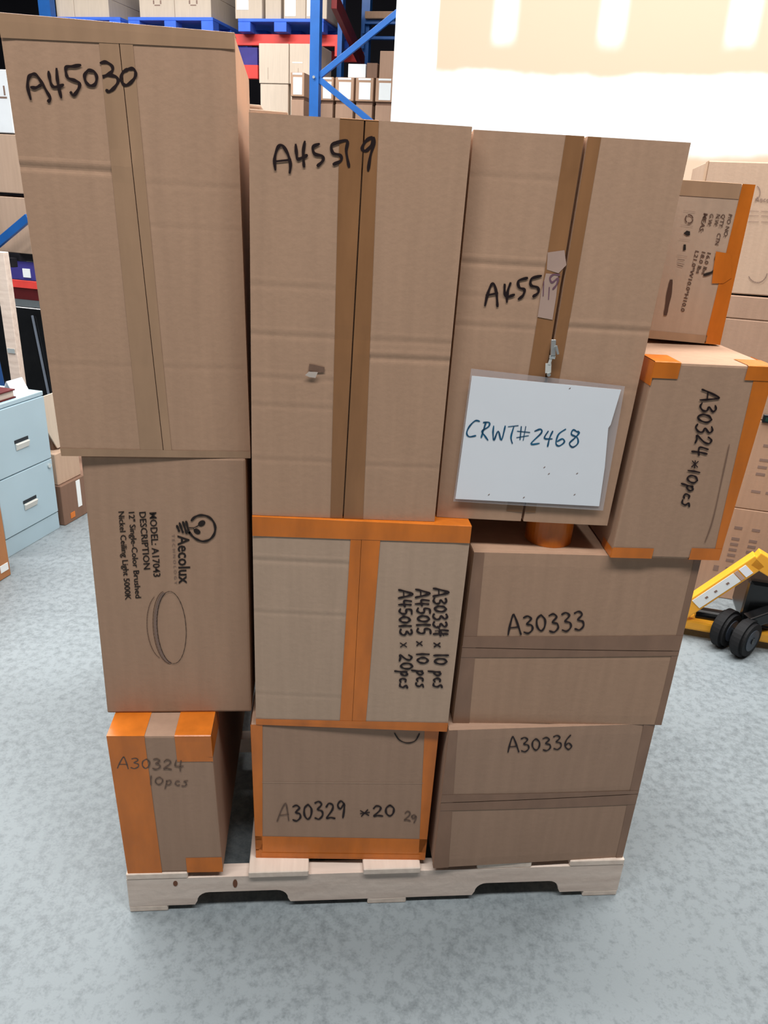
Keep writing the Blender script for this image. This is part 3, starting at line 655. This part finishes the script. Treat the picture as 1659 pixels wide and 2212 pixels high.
post(rack, pd(732, 150, RD-.02)[0]-aR, -.02, .05); post(rack, pd(97, 30, RD-.2)[0]-aR, -.2, .15)
post(rack, pd(732, 150, RD-.02)[0]-aR, .95, .05); post(rack, pd(97, 30, RD-.2)[0]-aR, .95, .15)
beam(rack, aL-aR, .02, 0, zb0, zb1); beam(rack, aL-aR, .02, .9, zb0, zb1)
beam(rack, aL-aR, pd(557, 150, 7.25)[0]-aR, -.25, pd(545, 170, 7.25)[1], pd(530, 141.5, 7.3)[1]-.0005, plates=False)
rack2 = empty('storage_rack', hall(aL, 6.95, 0), -T, label='low storage rack with a grey deck carrying the labelled cartons', cat='rack')
wd_ = aR+1.6-aL
for x in (0, wd_):
    for y in (0, .45): post(rack2, x, y, .06, 2.12)
for y in (-.01, .46): beam(rack2, 0, wd_, y, 2.02, 2.13, plates=False)
bm = bmesh.new(); box(bm, 0, wd_, 0, .52, 2.131, 2.146); build('deck_panel', bm, M['hub'], rack2)
def plpallet(label, a0, a1, d, z0, h=.13):
    w = (a1-a0)/2; e = empty('plastic_pallet', hall((a0+a1)/2, d, z0), -T, label=label, cat='pallet', group='blue plastic pallets on the rack')
    bm = bmesh.new(); box(bm, -w, w, 0, 1.0, h*.75, h, .004, 1); build('deck', bm, M['blue_pl'], e)
    for i in range(3):
        for j in range(3):
            cx = -w+.07+i*(2*w-.14)/2; cy = .07+j*.43
            bm = bmesh.new(); box(bm, cx-.07, cx+.07, cy-.07, cy+.07, .0, h*.7505, .004, 1); build('foot_block', bm, M['blue_pl'], e)
    return e
p1a, p1b = pd(296, 45, RD-.1)[0], pd(458, 45, RD-.1)[0]; ph = zb1
plpallet('blue plastic pallet under two pale lamp cartons', p1a-.1, p1b+.02, RD-.12, ph, pd(455, 37, RD-.12)[1]-ph)
p2a, p2b = pd(516, 60, RD-.1)[0], pd(700, 60, RD-.1)[0]
plpallet('blue plastic pallet behind the blue upright', p2a, p2b, RD-.12, ph, pd(560, 40, RD-.12)[1]-ph)
zt1 = pd(455, 37, RD-.12)[1]+.001; zt2 = pd(560, 40, RD-.12)[1]+.001
def row(xs, top, d, zb, label, group, m='card_far', labels=(), dep=.5, h=None, **k):
    for i in range(len(xs)-1):
        lb_ = label[i] if isinstance(label, tuple) else label
        a0, a1 = pd(xs[i], 20, d)[0], pd(xs[i+1], 20, d)[0]
        hcart('carton', lb_, a0+.002, a1-.002, d, d+dep, zb, zb+(h or .4), m=m, group=group, labels=labels, **k)
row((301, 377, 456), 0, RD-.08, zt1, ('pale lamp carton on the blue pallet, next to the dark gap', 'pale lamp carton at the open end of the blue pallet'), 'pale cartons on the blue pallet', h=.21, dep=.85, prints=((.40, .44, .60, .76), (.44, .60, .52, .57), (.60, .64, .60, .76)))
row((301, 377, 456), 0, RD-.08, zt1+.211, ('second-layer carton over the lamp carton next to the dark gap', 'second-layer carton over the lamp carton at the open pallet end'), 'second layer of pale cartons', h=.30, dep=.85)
plpallet('blue plastic pallet beside the blue upright', pd(122, 45, RD-.1)[0], pd(262, 45, RD-.1)[0], RD-.12, ph, zt1-.001-ph)
row((121, 160, 235), 0, RD-.08, zt1, ('narrow pale carton touching the wide blue upright, lower layer', 'wide pale carton beside the narrow one, lower layer'), 'pale cartons beside the upright', h=.18, dep=.85)
row((121, 160, 235), 0, RD-.08, zt1+.181, ('narrow pale carton touching the wide blue upright, upper layer', 'wide pale carton beside the narrow one, upper layer'), 'pale cartons beside the upright, upper layer', h=.30, dep=.85)
hcart('carton', 'carton with a white label on the pallet behind the blue upright', pd(508, 20, RD-.1)[0], pd(566, 20, RD-.1)[0], RD-.1, RD+.3, zt2, zt2+.5, labels=((.06, .50, .16, .9),))
hcart('carton', 'unlabelled pale carton second in the row on the pallet behind the upright', pd(573, 20, RD-.06)[0], pd(607, 20, RD-.06)[0], RD-.06, RD+.3, zt2, zt2+.5)
hcart('carton', 'carton with a pale sticker third in the row on the pallet', pd(613, 20, RD-.1)[0], pd(660, 20, RD-.1)[0], RD-.1, RD+.3, zt2, zt2+.5, labels=((.05, .55, .05, .6),))
hcart('carton', 'carton at the end of the pallet row behind the blue upright', pd(661, 20, RD-.1)[0], pd(706, 20, RD-.1)[0], RD-.1, RD+.3, zt2, zt2+.5, labels=((.05, .35, .05, .7),))
# stacks on the low deck
zd = 2.147
for x0, x1, t in ((559, 624, 'left'), (625, 688, 'right')):
    a0, a1 = pd(x0, 140, 7.0)[0], pd(x1, 140, 7.0)[0]; z1 = pd(620, 181, 7.0)[1]; z2 = pd(620, 94, 7.0)[1]
    lb = 'plain pale carton stacked above the low deck, next to the red beam' if t == 'left' else 'pale carton with a white scuff stacked above the low deck'
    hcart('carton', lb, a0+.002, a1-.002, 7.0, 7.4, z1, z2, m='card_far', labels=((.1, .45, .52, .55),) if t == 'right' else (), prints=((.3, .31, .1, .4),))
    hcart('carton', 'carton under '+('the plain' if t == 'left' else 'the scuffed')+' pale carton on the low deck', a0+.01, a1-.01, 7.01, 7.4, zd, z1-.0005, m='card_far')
LB = ['partly behind the blue upright', 'crossed by the lower blue brace', 'under the open white carton', 'second from the drywall corner', 'beside the drywall corner']
xs = ((641, 676), (692, 720), (724, 764), (768, 806), (811, 850))
for i, (x0, x1) in enumerate(xs):
    dd_ = 6.96 if i else 6.9
    a0, a1 = pd(x0, 195, 6.97)[0], pd(x1, 195, 6.97)[0]; z1 = pd(745, 218, 6.97)[1]; z2 = pd(745, 167, 6.97)[1]
    if i == 0: a0 = max(a0, pd(690, 140, 7.0)[0]+.004-.2)
    hcart('carton', 'small white-labelled carton in the rack row, '+LB[i], a0, a1, 6.97-(.25 if i == 0 else 0), 6.985 if i == 0 else 7.3, z1, z2, m='card_b', group='labelled cartons in the rack', labels=((.2, .85, .08, .80), (.15, .85, .90, .98)), prints=((.25, .5, .28, .31),))
    hcart('carton', 'carton under the small labelled one '+LB[i], a0+.004, a1-.004, 6.975-(.25 if i == 0 else 0), 6.985 if i == 0 else 7.3, zd, z1-.03, m='card_c', group='cartons under the labelled row')
    hcart('carton', 'flat dark tray under the small labelled carton '+LB[i], a0+.006, a1-.006, 6.99-(.25 if i == 0 else 0), 6.985 if i == 0 else 7.3, z1-.0295, z1-.0005, m='card_dark', group='flat trays in the rack', bevel=.001)
# pieces on top of the labelled row
zz = pd(745, 167, 6.97)[1]+.0005
px_cart('carton', 'open white carton lying on the labelled row', 752, 138, 790, 165, 7.0, .2, z0=zz, m='white_pl')
px_cart('carton', 'tan carton tilted beside the open white carton', 792, 136, 815, 165, 7.0, .2, z0=zz, m='card_dark', labels=())
px_cart('carton', 'taller tan carton on the labelled row beside the drywall corner', 820, 110, 856, 165, 7.0, .25, z0=zz, m='card_c')
rack3 = empty('storage_rack', hall(pd(800, 80, 8.4)[0], 8.4, 0), -T, label='dark blue storage rack far behind the labelled cartons', cat='rack'); a8 = pd(800, 80, 8.4)[0]
for x in (-.1, 1.3): post(rack3, x, .05, .06)
beam(rack3, -.1, 1.3, 0, pd(830, 85, 8.4)[1], pd(830, 78, 8.4)[1], m='blue'); beam(rack3, -.1, 1.3, 0, pd(830, 52, 8.4)[1], pd(830, 42, 8.4)[1], m='blue')
px_cart('carton', 'small flat carton on the upper blue beam', 788, 24, 860, 41, 8.35, .2, z0=pd(830, 42, 8.4)[1]+.0005, m='card_b')
# --- frame with diagonal braces in front
FD = 6.0
fa = pd(679, 120, FD)[0]; fb = fa+.98
fr_ = empty('storage_rack', hall(fa, FD, 0), -T, label='blue end of a storage rack with diagonal braces beside the drywall', cat='rack')
for k in (0, 1):
    x = (fb-fa)*k; bm = bmesh.new(); box(bm, x-.043, x+.043, 0, .006, 0, 4.2); box(bm, x-.043, x-.037, .006, .07, 0, 4.2); box(bm, x+.037, x+.043, .006, .07, 0, 4.2); build('post', bm, M['blue'], fr_)
    bm = bmesh.new(); box(bm, x-.07, x+.07, -.02, .1, 0, .008); build('base_plate', bm, M['blue'], fr_)
zj = pd(690, 167, FD)[1]; q1 = pd(860, 25, FD); q2 = pd(792, 256, FD)
sl1 = (q1[1]-zj)/(q1[0]-fa); sl2 = (q2[1]-zj)/(q2[0]-fa); wf = fb-fa
for z0_, z1_ in ((zj, zj+sl1*wf), (zj, zj+sl2*wf), (zj+2*sl1*wf, zj+sl1*wf), (zj+2*sl2*wf, zj+sl2*wf)):
    bm = bmesh.new(); bar(bm, (0.02, .03, z0_), (wf-.02, .03, z1_), .03, .05, (0, 0, 1), .003); build('brace', bm, M['blue'], fr_)
bm = bmesh.new(); cyl(bm, (.0, -.012, zj), (0, .0, zj), .012, 10); build('bolt', bm, M['chrome'], fr_)
a1_, z1_ = pd(722, 0, 6.15); a2_, z2_ = pd(783, 135, 8.35)
bm = bmesh.new(); bar(bm, (a1_-fa, .15, z1_), (a2_-fa, 2.35, z2_), .05, .13, (0, 0, 1), .004); build('beam', bm, M['red_dark'], fr_)
# red rail and blue panel glimpsed right of the tallest box
px_cart('crate', 'dark blue plastic crate under the red beam beside the pale cartons', 500, 102, 556, 140, 7.3, .17, m='tote', cat='crate', z0=pd(530, 141, 7.3)[1])
# --- left edge: near shelf with cartons, brace, tote
LD = 3.4
zs = pd(25, 546, LD)[1]
px_cart('carton', 'upper of two plain cartons on the near left shelf', -120, 288, 62, 417, LD, .4, z0=pd(25, 420, LD)[1]+.008, m='card_pale')
px_cart('carton', 'lower of two plain cartons on the near left shelf', -120, 422, 62, 545, LD, .4, z0=zs+.001, m='card_pale')
hcart('carton', 'white carton on top of the plain cartons on the near left shelf', pd(-90, 220, LD)[0], pd(22, 220, LD)[0], LD, LD+.35, pd(25, 288, LD)[1]+.0005, pd(10, 150, LD)[1], m='white_pl', prints=((.6, .95, .55, .58), (.9, .93, .6, .75)))
lx = pd(-60, 500, LD-.15)[0]
lf = empty('storage_rack', hall(lx, LD-.15, 0), -T, label='near storage rack with one bright blue diagonal brace across the left cartons', cat='rack')
bA = pd(-60, 557, LD-.15); bB = pd(52, 462, LD-.15); sl = (bB[1]-bA[1])/(bB[0]-bA[0]); wB = .42; sx = pd(-30, 550, LD)[0]-lx
bm = bmesh.new(); box(bm, -.04, .04, 0, .08, 0, 3.2, .003, 1); build('upright', bm, M['blue'], lf)
bm = bmesh.new(); bar(bm, (0, .04, bA[1]), (wB, .04, bA[1]+sl*wB), .03, .05, (0, 0, 1), .003); build('brace', bm, M['blue'], lf)
bm = bmesh.new(); box(bm, sx-.55, sx+.27, .15, .60, zs-.05, zs, .003, 1); build('shelf_board', bm, M['wall_shade'], lf)
bm = bmesh.new(); box(bm, sx-.5, sx+.25, .10, .149, zs-.09, zs-.03, .003, 1); build('shelf_arm', bm, M['wall_shade'], lf)
# tote and red beam further back, seen below the shelf
TD = 5.0
zr = pd(45, 605, TD)[1]
bx0 = pd(-200, 612, TD)[0]; bx1 = pd(150, 612, TD)[0]
rk4 = empty('storage_rack', hall(bx0, TD, 0), -T, label='storage rack with a red beam under the purple tote at the left', cat='rack')
beam(rk4, 0, bx1-bx0, 0, pd(45, 622, TD)[1], zr); beam(rk4, 0, bx1-bx0, .45, pd(45, 622, TD)[1], zr)
beam(rk4, 0, bx1-bx0, .01, pd(45, 647, TD)[1], pd(45, 622.5, TD)[1], m='maroon', plates=False)  # shadowed lower part of the red beam, shade put into the maroon colour
post(rk4, -.05, 0, .08); post(rk4, bx1-bx0+.05, 0, .08, zr+.3)
tt = empty('tote', hall(pd(45, 580, TD)[0], TD+.2, zr+.0005), -T, label='purple blue tote with a white label on the left red beam', cat='tote')
w_ = pd(78, 580, TD)[0]-pd(12, 580, TD)[0]; hh = pd(45, 548, TD)[1]-zr
bm = bmesh.new(); box(bm, -w_/2-.1, w_/2+.1, -.2, .25, 0, hh, .01, 2); build('body', bm, M['tote'], tt)
bm = bmesh.new(); box(bm, -w_/2-.11, w_/2+.11, -.212, .26, hh*.72, hh*1.0, .006, 1); build('lid', bm, M['black'], tt)
bm = bmesh.new(); box(bm, .02, .10, -.206, -.1995, hh*.12, hh*.45); build('label', bm, M['white_label'], tt)

# --- black panels leaning behind the cabinet
bp_ = empty('panel_stack', hall(-2.15, 2.55, 0), -T, label='glossy black panel leaning behind the filing cabinet', cat='panel')
def panel_q(bm, x0, x1, y0, z0, y1, z1, lean, th=.03):
    hexa(bm, [Vector(p) for p in ((x0, y0, z0), (x1, y0, z0), (x1, y0+th, z0), (x0, y0+th, z0), (x0-lean, y1, z1), (x1-lean, y1, z1), (x1-lean, y1+th, z1), (x0-lean, y1+th, z1))], .004, 1)
bm = bmesh.new(); panel_q(bm, -.25, .75, .0, 0, .25, .90, .30); build('sheet', bm, M['black'], bp_)
bm = bmesh.new(); hexa(bm, [Vector(p) for p in ((.06, -.012, .03), (.068, -.012, .03), (.068, .0, .03), (.06, .0, .03), (-.22, .222, .86), (-.212, .222, .86), (-.212, .234, .86), (-.22, .234, .86))]); build('reflective_line', bm, M['hub'], bp_)  # silver reflective line of the glossy sheet, laid on as a grey strip
b2 = empty('panel_stack', hall(-1.95, 3.0, 0), -T, label='black plastic crate standing behind the leaning black panel', cat='crate')
bm = bmesh.new(); box(bm, -.6, .5, 0, .4, 0, .86, .03, 2); build('body', bm, M['black'], b2)
bm = bmesh.new(); box(bm, -.56, -.50, -.01, .0, .78, .81, .003, 1); build('label', bm, M['white_label'], b2)
# timber post
tp = empty('timber_post', hall(pd(20, 720, 2.4)[0], 2.4, 0), -T, label='pale timber post with a metal bracket behind the filing cabinet', cat='post')
bm = bmesh.new(); box(bm, -.035, .035, 0, .04, 0, pd(8, 545, 2.4)[1], .003, 1); build('post', bm, M['wood'], tp)
bm = bmesh.new(); box(bm, -.025, .025, -.006, 0, pd(20, 762, 2.4)[1], pd(20, 752, 2.4)[1], .001, 1); build('bracket', bm, M['chrome'], tp)

# --- filing cabinet (two drawers, front looks along +a)
aF = -1.556; dN, dFa = 1.435, 1.808; CH = .705
fc = empty('filing_cabinet', hall(aF-.31, (dN+dFa)/2, 0), -T, label='pale blue two-drawer metal filing cabinet', cat='cabinet')
hw = (dFa-dN)/2; X0 = .31
bm = bmesh.new(); box(bm, -.31, X0-.012, -hw, hw, 0, CH, .004, 2); build('body', bm, M['cab'], fc)
bm = bmesh.new(); box(bm, X0-.0125, X0-.001, -hw, hw, 0.0, .088, .002, 1); build('plinth', bm, M['cab'], fc)
bm = bmesh.new(); box(bm, X0-.0125, X0-.001, -hw, hw, CH-.02, CH, .002, 1); build('top_rail', bm, M['cab'], fc)
for z0_, z1_ in ((.094, .372), (.377, .682)):
    bm = bmesh.new(); box(bm, X0-.0122, X0+.004, -hw+.004, hw-.004, z0_, z1_, .003, 2); dr = build('drawer', bm, M['cab'], fc)
    zc = z0_+(z1_-z0_)*.42
    bm = bmesh.new(); box(bm, X0+.0035, X0+.006, -.045, .045, zc+.006, zc+.022, .001, 1); build('recess_shade_strip', bm, M['pull_shade'], dr)  # raised dark strip; shade of the handle recess is put into its colour
    bm = bmesh.new(); hexa(bm, [Vector(p) for p in ((X0+.005, -.042, zc-.026), (X0+.008, -.042, zc-.026), (X0+.008, .042, zc-.026), (X0+.005, .042, zc-.026), (X0+.005, -.042, zc+.006), (X0+.018, -.042, zc+.004), (X0+.018, .042, zc+.004), (X0+.005, .042, zc+.006))], .002, 1); build('handle', bm, M['alum'], dr)
bm = bmesh.new(); cyl(bm, (X0+.003, hw-.03, .345), (X0+.012, hw-.03, .345), .011, 14); build('lock', bm, M['chrome'], fc)
mb = empty('ledger', hall(aF-.10, dN+.10, CH+.0005), -T, label='dark red ledger lying on top of the filing cabinet', cat='book')
bm = bmesh.new(); box(bm, -.12, .08, -.16, .12, 0, .006, .001, 1); box(bm, -.12, .08, -.16, .12, .034, .04, .001, 1); build('cover', bm, M['maroon'], mb)
bm = bmesh.new(); box(bm, -.118, .072, -.155, .115, .0061, .0339); build('pages', bm, M['torn'], mb)
pc = empty('paper_stand', hall(aF-.06, dN+.30, CH+.0005), -T, label='white folded card standing on the filing cabinet beside the ledger', cat='card')
bm = bmesh.new(); hexa(bm, [Vector(p) for p in ((.0, -.05, 0), (.003, -.05, 0), (.003, .05, 0), (.0, .05, 0), (-.03, -.05, .06), (-.027, -.05, .06), (-.027, .05, .06), (-.03, .05, .06))]); build('front_leaf', bm, M['paper'], pc)
bm = bmesh.new(); hexa(bm, [Vector(p) for p in ((-.06, -.05, 0), (-.057, -.05, 0), (-.057, .05, 0), (-.06, .05, 0), (-.03, -.05, .06), (-.0275, -.05, .06), (-.0275, .05, .06), (-.03, .05, .06))]); build('back_leaf', bm, M['paper'], pc)
# cartons beyond the cabinet
hcart('carton', 'brown carton with a white label on the floor beyond the filing cabinet', aF-.42, aF+.01, 1.835, 2.32, 0, .215, m='card_dark', face='a', labels=((.237, .30, .28, .95), (.10, .17, .10, .24, 'tape_orange')))
hcart('carton', 'flat tan carton stacked on the labelled carton beyond the filing cabinet', aF-.40, aF-.005, 1.84, 2.02, .2155, .38, m='card_pale', face='a')
oc = empty('open_carton', hall(aF-.25, 2.14, .3805), -T, label='open carton with a raised pale flap beyond the filing cabinet', cat='box')
bm = bmesh.new()
for x0, x1, y0, y1 in ((-.16, .2, -.25, -.244), (-.16, .2, .144, .15), (-.16, -.154, -.244, .144), (.194, .2, -.244, .144)): box(bm, x0, x1, y0, y1, 0, .10)
build('side_walls', bm, M['card_dark'], oc)
bm = bmesh.new(); pl = [(-.318, .15), (-.24, .01), (.10, .01), (.08, .29), (-.318, .285)]
A = [bm.verts.new((.212, y, z)) for y, z in pl]; B = [bm.verts.new((.218, y, z)) for y, z in pl]; bm.faces.new(A); bm.faces.new(B[::-1])
for i in range(5): bm.faces.new((A[i], A[(i+1) % 5], B[(i+1) % 5], B[i]))
build('flap', bm, M['card_far'], oc)
bg_ = empty('plastic_bag', hall(-2.22, 2.15, 0), -T, label='pale grey plastic bag slumped behind the filing cabinet', cat='bag')
bm = bmesh.new(); bmesh.ops.create_uvsphere(bm, u_segments=20, v_segments=14, radius=.17)
for v in bm.verts:
    k = 1+.10*math.sin(9*v.co.x*7+3*v.co.z*9)*math.cos(8*v.co.y*6); v.co = Vector((v.co.x*k, v.co.y*k*.7, max(0, v.co.z*1.9*k+.30)))
build('bag', bm, M['hub'], bg_, smooth=True)
bm = bmesh.new(); cyl(bm, (0, 0, .58), (.01, 0, .66), .025, 12, .05); build('tied_neck', bm, M['hub'], bg_)
# brown carton in front of the cabinet at the frame's edge
P0 = CAM+ray(25, 1241)*((0-CAM.z)/ray(25, 1241).z); a0_, d0_ = P0.dot(AX), P0.dot(DX)
hcart('carton', 'orange brown carton with a small white label in front of the filing cabinet', a0_-.45, a0_, d0_-.42, d0_, 0, .42, m='card_warm', face='a', labels=((.86, .97, .08, .16),))

# --- carton stack on the right, by the drywall
SD = 2.25
sl_ = 1.24
def zof(px, py): return pd(px, py, SD)[1]
lv = [0, zof(1620, 1101), zof(1620, 905), zof(1620, 691), zof(1620, 640)]
dsc = ['bottom carton of the tall stack behind the yellow pallet jack', 'carton second from the floor in the stack by the drywall', 'carton third from the floor in the stack by the drywall', 'shallow carton just under the large carton of the stack by the drywall']
for i in range(4):
    pr = ()
    if i == 0: pr = tuple((x, x+.045, z, z+.03) for x in (.56, .66) for z in (.42, .48, .54, .60, .66, .78))+((.50, .53, .30, .36), (.57, .60, .30, .36))
    if i == 1: pr = tuple((x, x+.05, z, z+.03) for x in (.60, .68) for z in (.20, .40, .48, .56, .72))
    hcart('carton', dsc[i], 1.22, 1.95, SD, SD+.5, lv[i]+(.0005 if i else 0), lv[i+1]-.0005, m='card_b' if i < 2 else 'card_c', prints=pr, tape=(.0, .06, .0, 1., 'tape_tan') if i < 1 else None)
aT0 = pd(1535, 348, SD)[0]
zt0 = pd(1535, 348, SD)[1]; zb_ = lv[4]+.001
tc_ = empty('carton', hall(aT0+.36, SD+.28, zb_), -T, label='large carton with a faint lamp print on top of the stack by the drywall', cat='box')
tc_.rotation_euler = (0, -.012, -T); tc_.location.z += .006
bm = bmesh.new(); box(bm, -.36, .36, -.28, .28, 0, zt0-zb_, .004, 1); build('carton_body', bm, M['card_pale'], tc_)
bm = bmesh.new(); box(bm, -.3615, -.3595, -.28, -.2, .001, zt0-zb_-.001); build('tape_strip', bm, M['tape_tan'], tc_)
tb = hall(aT0+.36, SD+.28, zb_)
ff = Face(hall(aT0, SD-.002, zb_), hall(aT0+.72, SD-.002, zb_), hall(aT0, SD-.002, zt0), hall(aT0+.72, SD-.002, zt0), DX, tb)
pe = empty('tmp', (0, 0, 0)); bpy.data.objects.remove(pe)
def reloc(o):      # vertices were made in world minus base; turn them into the carton's own axes
    o.data.transform(Matrix.Rotation(T, 4, 'Z')); return o
reloc(printed(ff, 'Aecolux', (1632, 437), (1684, 441), 10, M['print_faint'], tc_, bold=.01))
reloc(write(ff, [ell(1634, 418, 10, 14, 0, -1.2, 1.6, 14)], .003, M['print_faint'], tc_, 'printed_logo'))
for y in (458, 468, 481): reloc(write(ff, [[(1618, y), (1640, y+1)], [(1646, y+1), (1680, y+3)]], .003, M['print_faint'], tc_, 'printed_mark'))
reloc(write(ff, [ell(1636, 585, 22, 28, 0, .3, 2.6, 14)], .003, M['print_faint'], tc_, 'printed_drawing'))
gt = empty('tag_strip', hall(pd(1655, 905, SD)[0]+.05, SD-.004, zof(1655, 913)), -T, label='small dark green tag on the carton stack by the drywall', cat='tag')
bm = bmesh.new(); box(bm, -.065, .06, -.006, .003, -.0, .035, .002, 1); build('plate', bm, M['black'], gt)
bm = bmesh.new(); box(bm, -.055, .05, -.008, -.0055, .008, .024); build('band', bm, M['green'], gt)

# --- pallet jack
jk = empty('pallet_jack', hall(1.70, 1.85, 0), -T, label='yellow pallet jack with black wheels beside the carton stack', cat='pallet jack')
def jp(px, py, d): a, z = pd(px, py, d); return Vector((a-1.70, d-1.85, z))
for y, xe in ((.03, .10), (.27, -.35)):
    bm = bmesh.new(); p0_ = (-1.30, .10)
    box(bm, -1.25, xe, y-.06, y+.08, .04, .085, .01, 2); build('fork', bm, M['yellow'], jk)
A_ = jp(1497, 1302, 1.83); B_ = jp(1640, 1207, 1.83); C_ = B_+Vector((.12, 0, -.06))
bm = bmesh.new(); bar(bm, A_-(B_-A_).normalized()*.06, B_, .05, .062, (0, 0, 1), .004); arm = build('frame_arm', bm, M['yellow'], jk)
bm = bmesh.new(); bar(bm, B_-Vector((.02, 0, -.006)), C_, .05, .066, (0, 0, 1), .004); build('frame_arm', bm, M['yellow'], jk)
dv = (B_-A_); u_ = dv.normalized(); nn = Vector((0, -1, 0)); sh = nn*.0265
bm = bmesh.new(); bar(bm, A_+u_*.01+sh, A_+u_*(dv.length*.66)+sh, .002, .044, (0, 0, 1)); build('sticker', bm, M['white_label'], arm)
bm = bmesh.new(); bar(bm, A_+u_*(dv.length*.74)+sh, A_+u_*(dv.length*.84)+sh, .002, .044, (0, 0, 1)); build('sticker', bm, M['paper'], arm)
bm = bmesh.new(); bar(bm, A_+u_*(dv.length*.67)+sh*1.02, A_+u_*(dv.length*.72)+sh*1.02, .002, .044, (0, 0, 1)); build('sticker', bm, M['smear'], arm)
for k in (.18, .32, .5): 
    bm = bmesh.new(); bar(bm, A_+u_*(dv.length*k)+sh*1.06, A_+u_*(dv.length*k+.012)+sh*1.06, .001, .008, (0, 0, 1)); build('sticker_mark', bm, M['print_faint'], arm)
pc0 = jp(1500, 1325, 1.88); pc1 = jp(1600, 1300, 1.88)
bm = bmesh.new(); cyl(bm, pc0, Vector((.26, .03, pc0.z)), .032, 20); build('push_rod', bm, M['black'], jk, smooth=False)
bm = bmesh.new(); cyl(bm, (.0, -.02, pc0.z), (.018, -.02, pc0.z), .036, 16); build('rod_collar', bm, M['hub'], jk)
bm = bmesh.new(); cyl(bm, (.24, .10, .17), (.24, .10, .42), .06, 24, bevel=.008); box(bm, .14, .34, -.02, .24, .12, .20, .015, 2); build('pump', bm, M['black'], jk)
wx = jp(1612, 1372, 1.76); wc = Vector((wx.x, -.09, .082)); ta = math.radians(52); ad = Vector((math.sin(ta), -math.cos(ta), 0))
for k in (-.0, -.085):
    c_ = wc+ad*k
    bm = bmesh.new(); cyl(bm, c_-ad*.027, c_+ad*.027, .082, 32, bevel=.012); wh = build('wheel', bm, M['rubber'], jk)
    bm = bmesh.new(); cyl(bm, c_-ad*.030, c_+ad*.030, .050, 24, bevel=.004); build('hub', bm, M['hub_dark'], wh)
bm = bmesh.new(); cyl(bm, wc-ad*.12, wc+ad*.034, .014, 12); build('axle', bm, M['black'], jk)
bm = bmesh.new(); box(bm, -.06, .26, -.01, .20, .10, .30, .02, 2); build('pump_housing', bm, M['black'], jk)
bm = bmesh.new(); bar(bm, wc-ad*.0425+Vector((.03, 0, .06)), (.20, .05, .24), .05, .05, (0, 0, 1), .006); build('yoke', bm, M['black'], jk)
bm = bmesh.new(); bar(bm, (.26, .10, .38), (.55, .10, 1.15), .05, .04, (0, 1, 0), .006); build('handle_bar', bm, M['yellow'], jk)
bm = bmesh.new(); cyl(bm, (.55, -.06, 1.15), (.55, .26, 1.15), .016, 14); build('grip', bm, M['rubber'], jk)
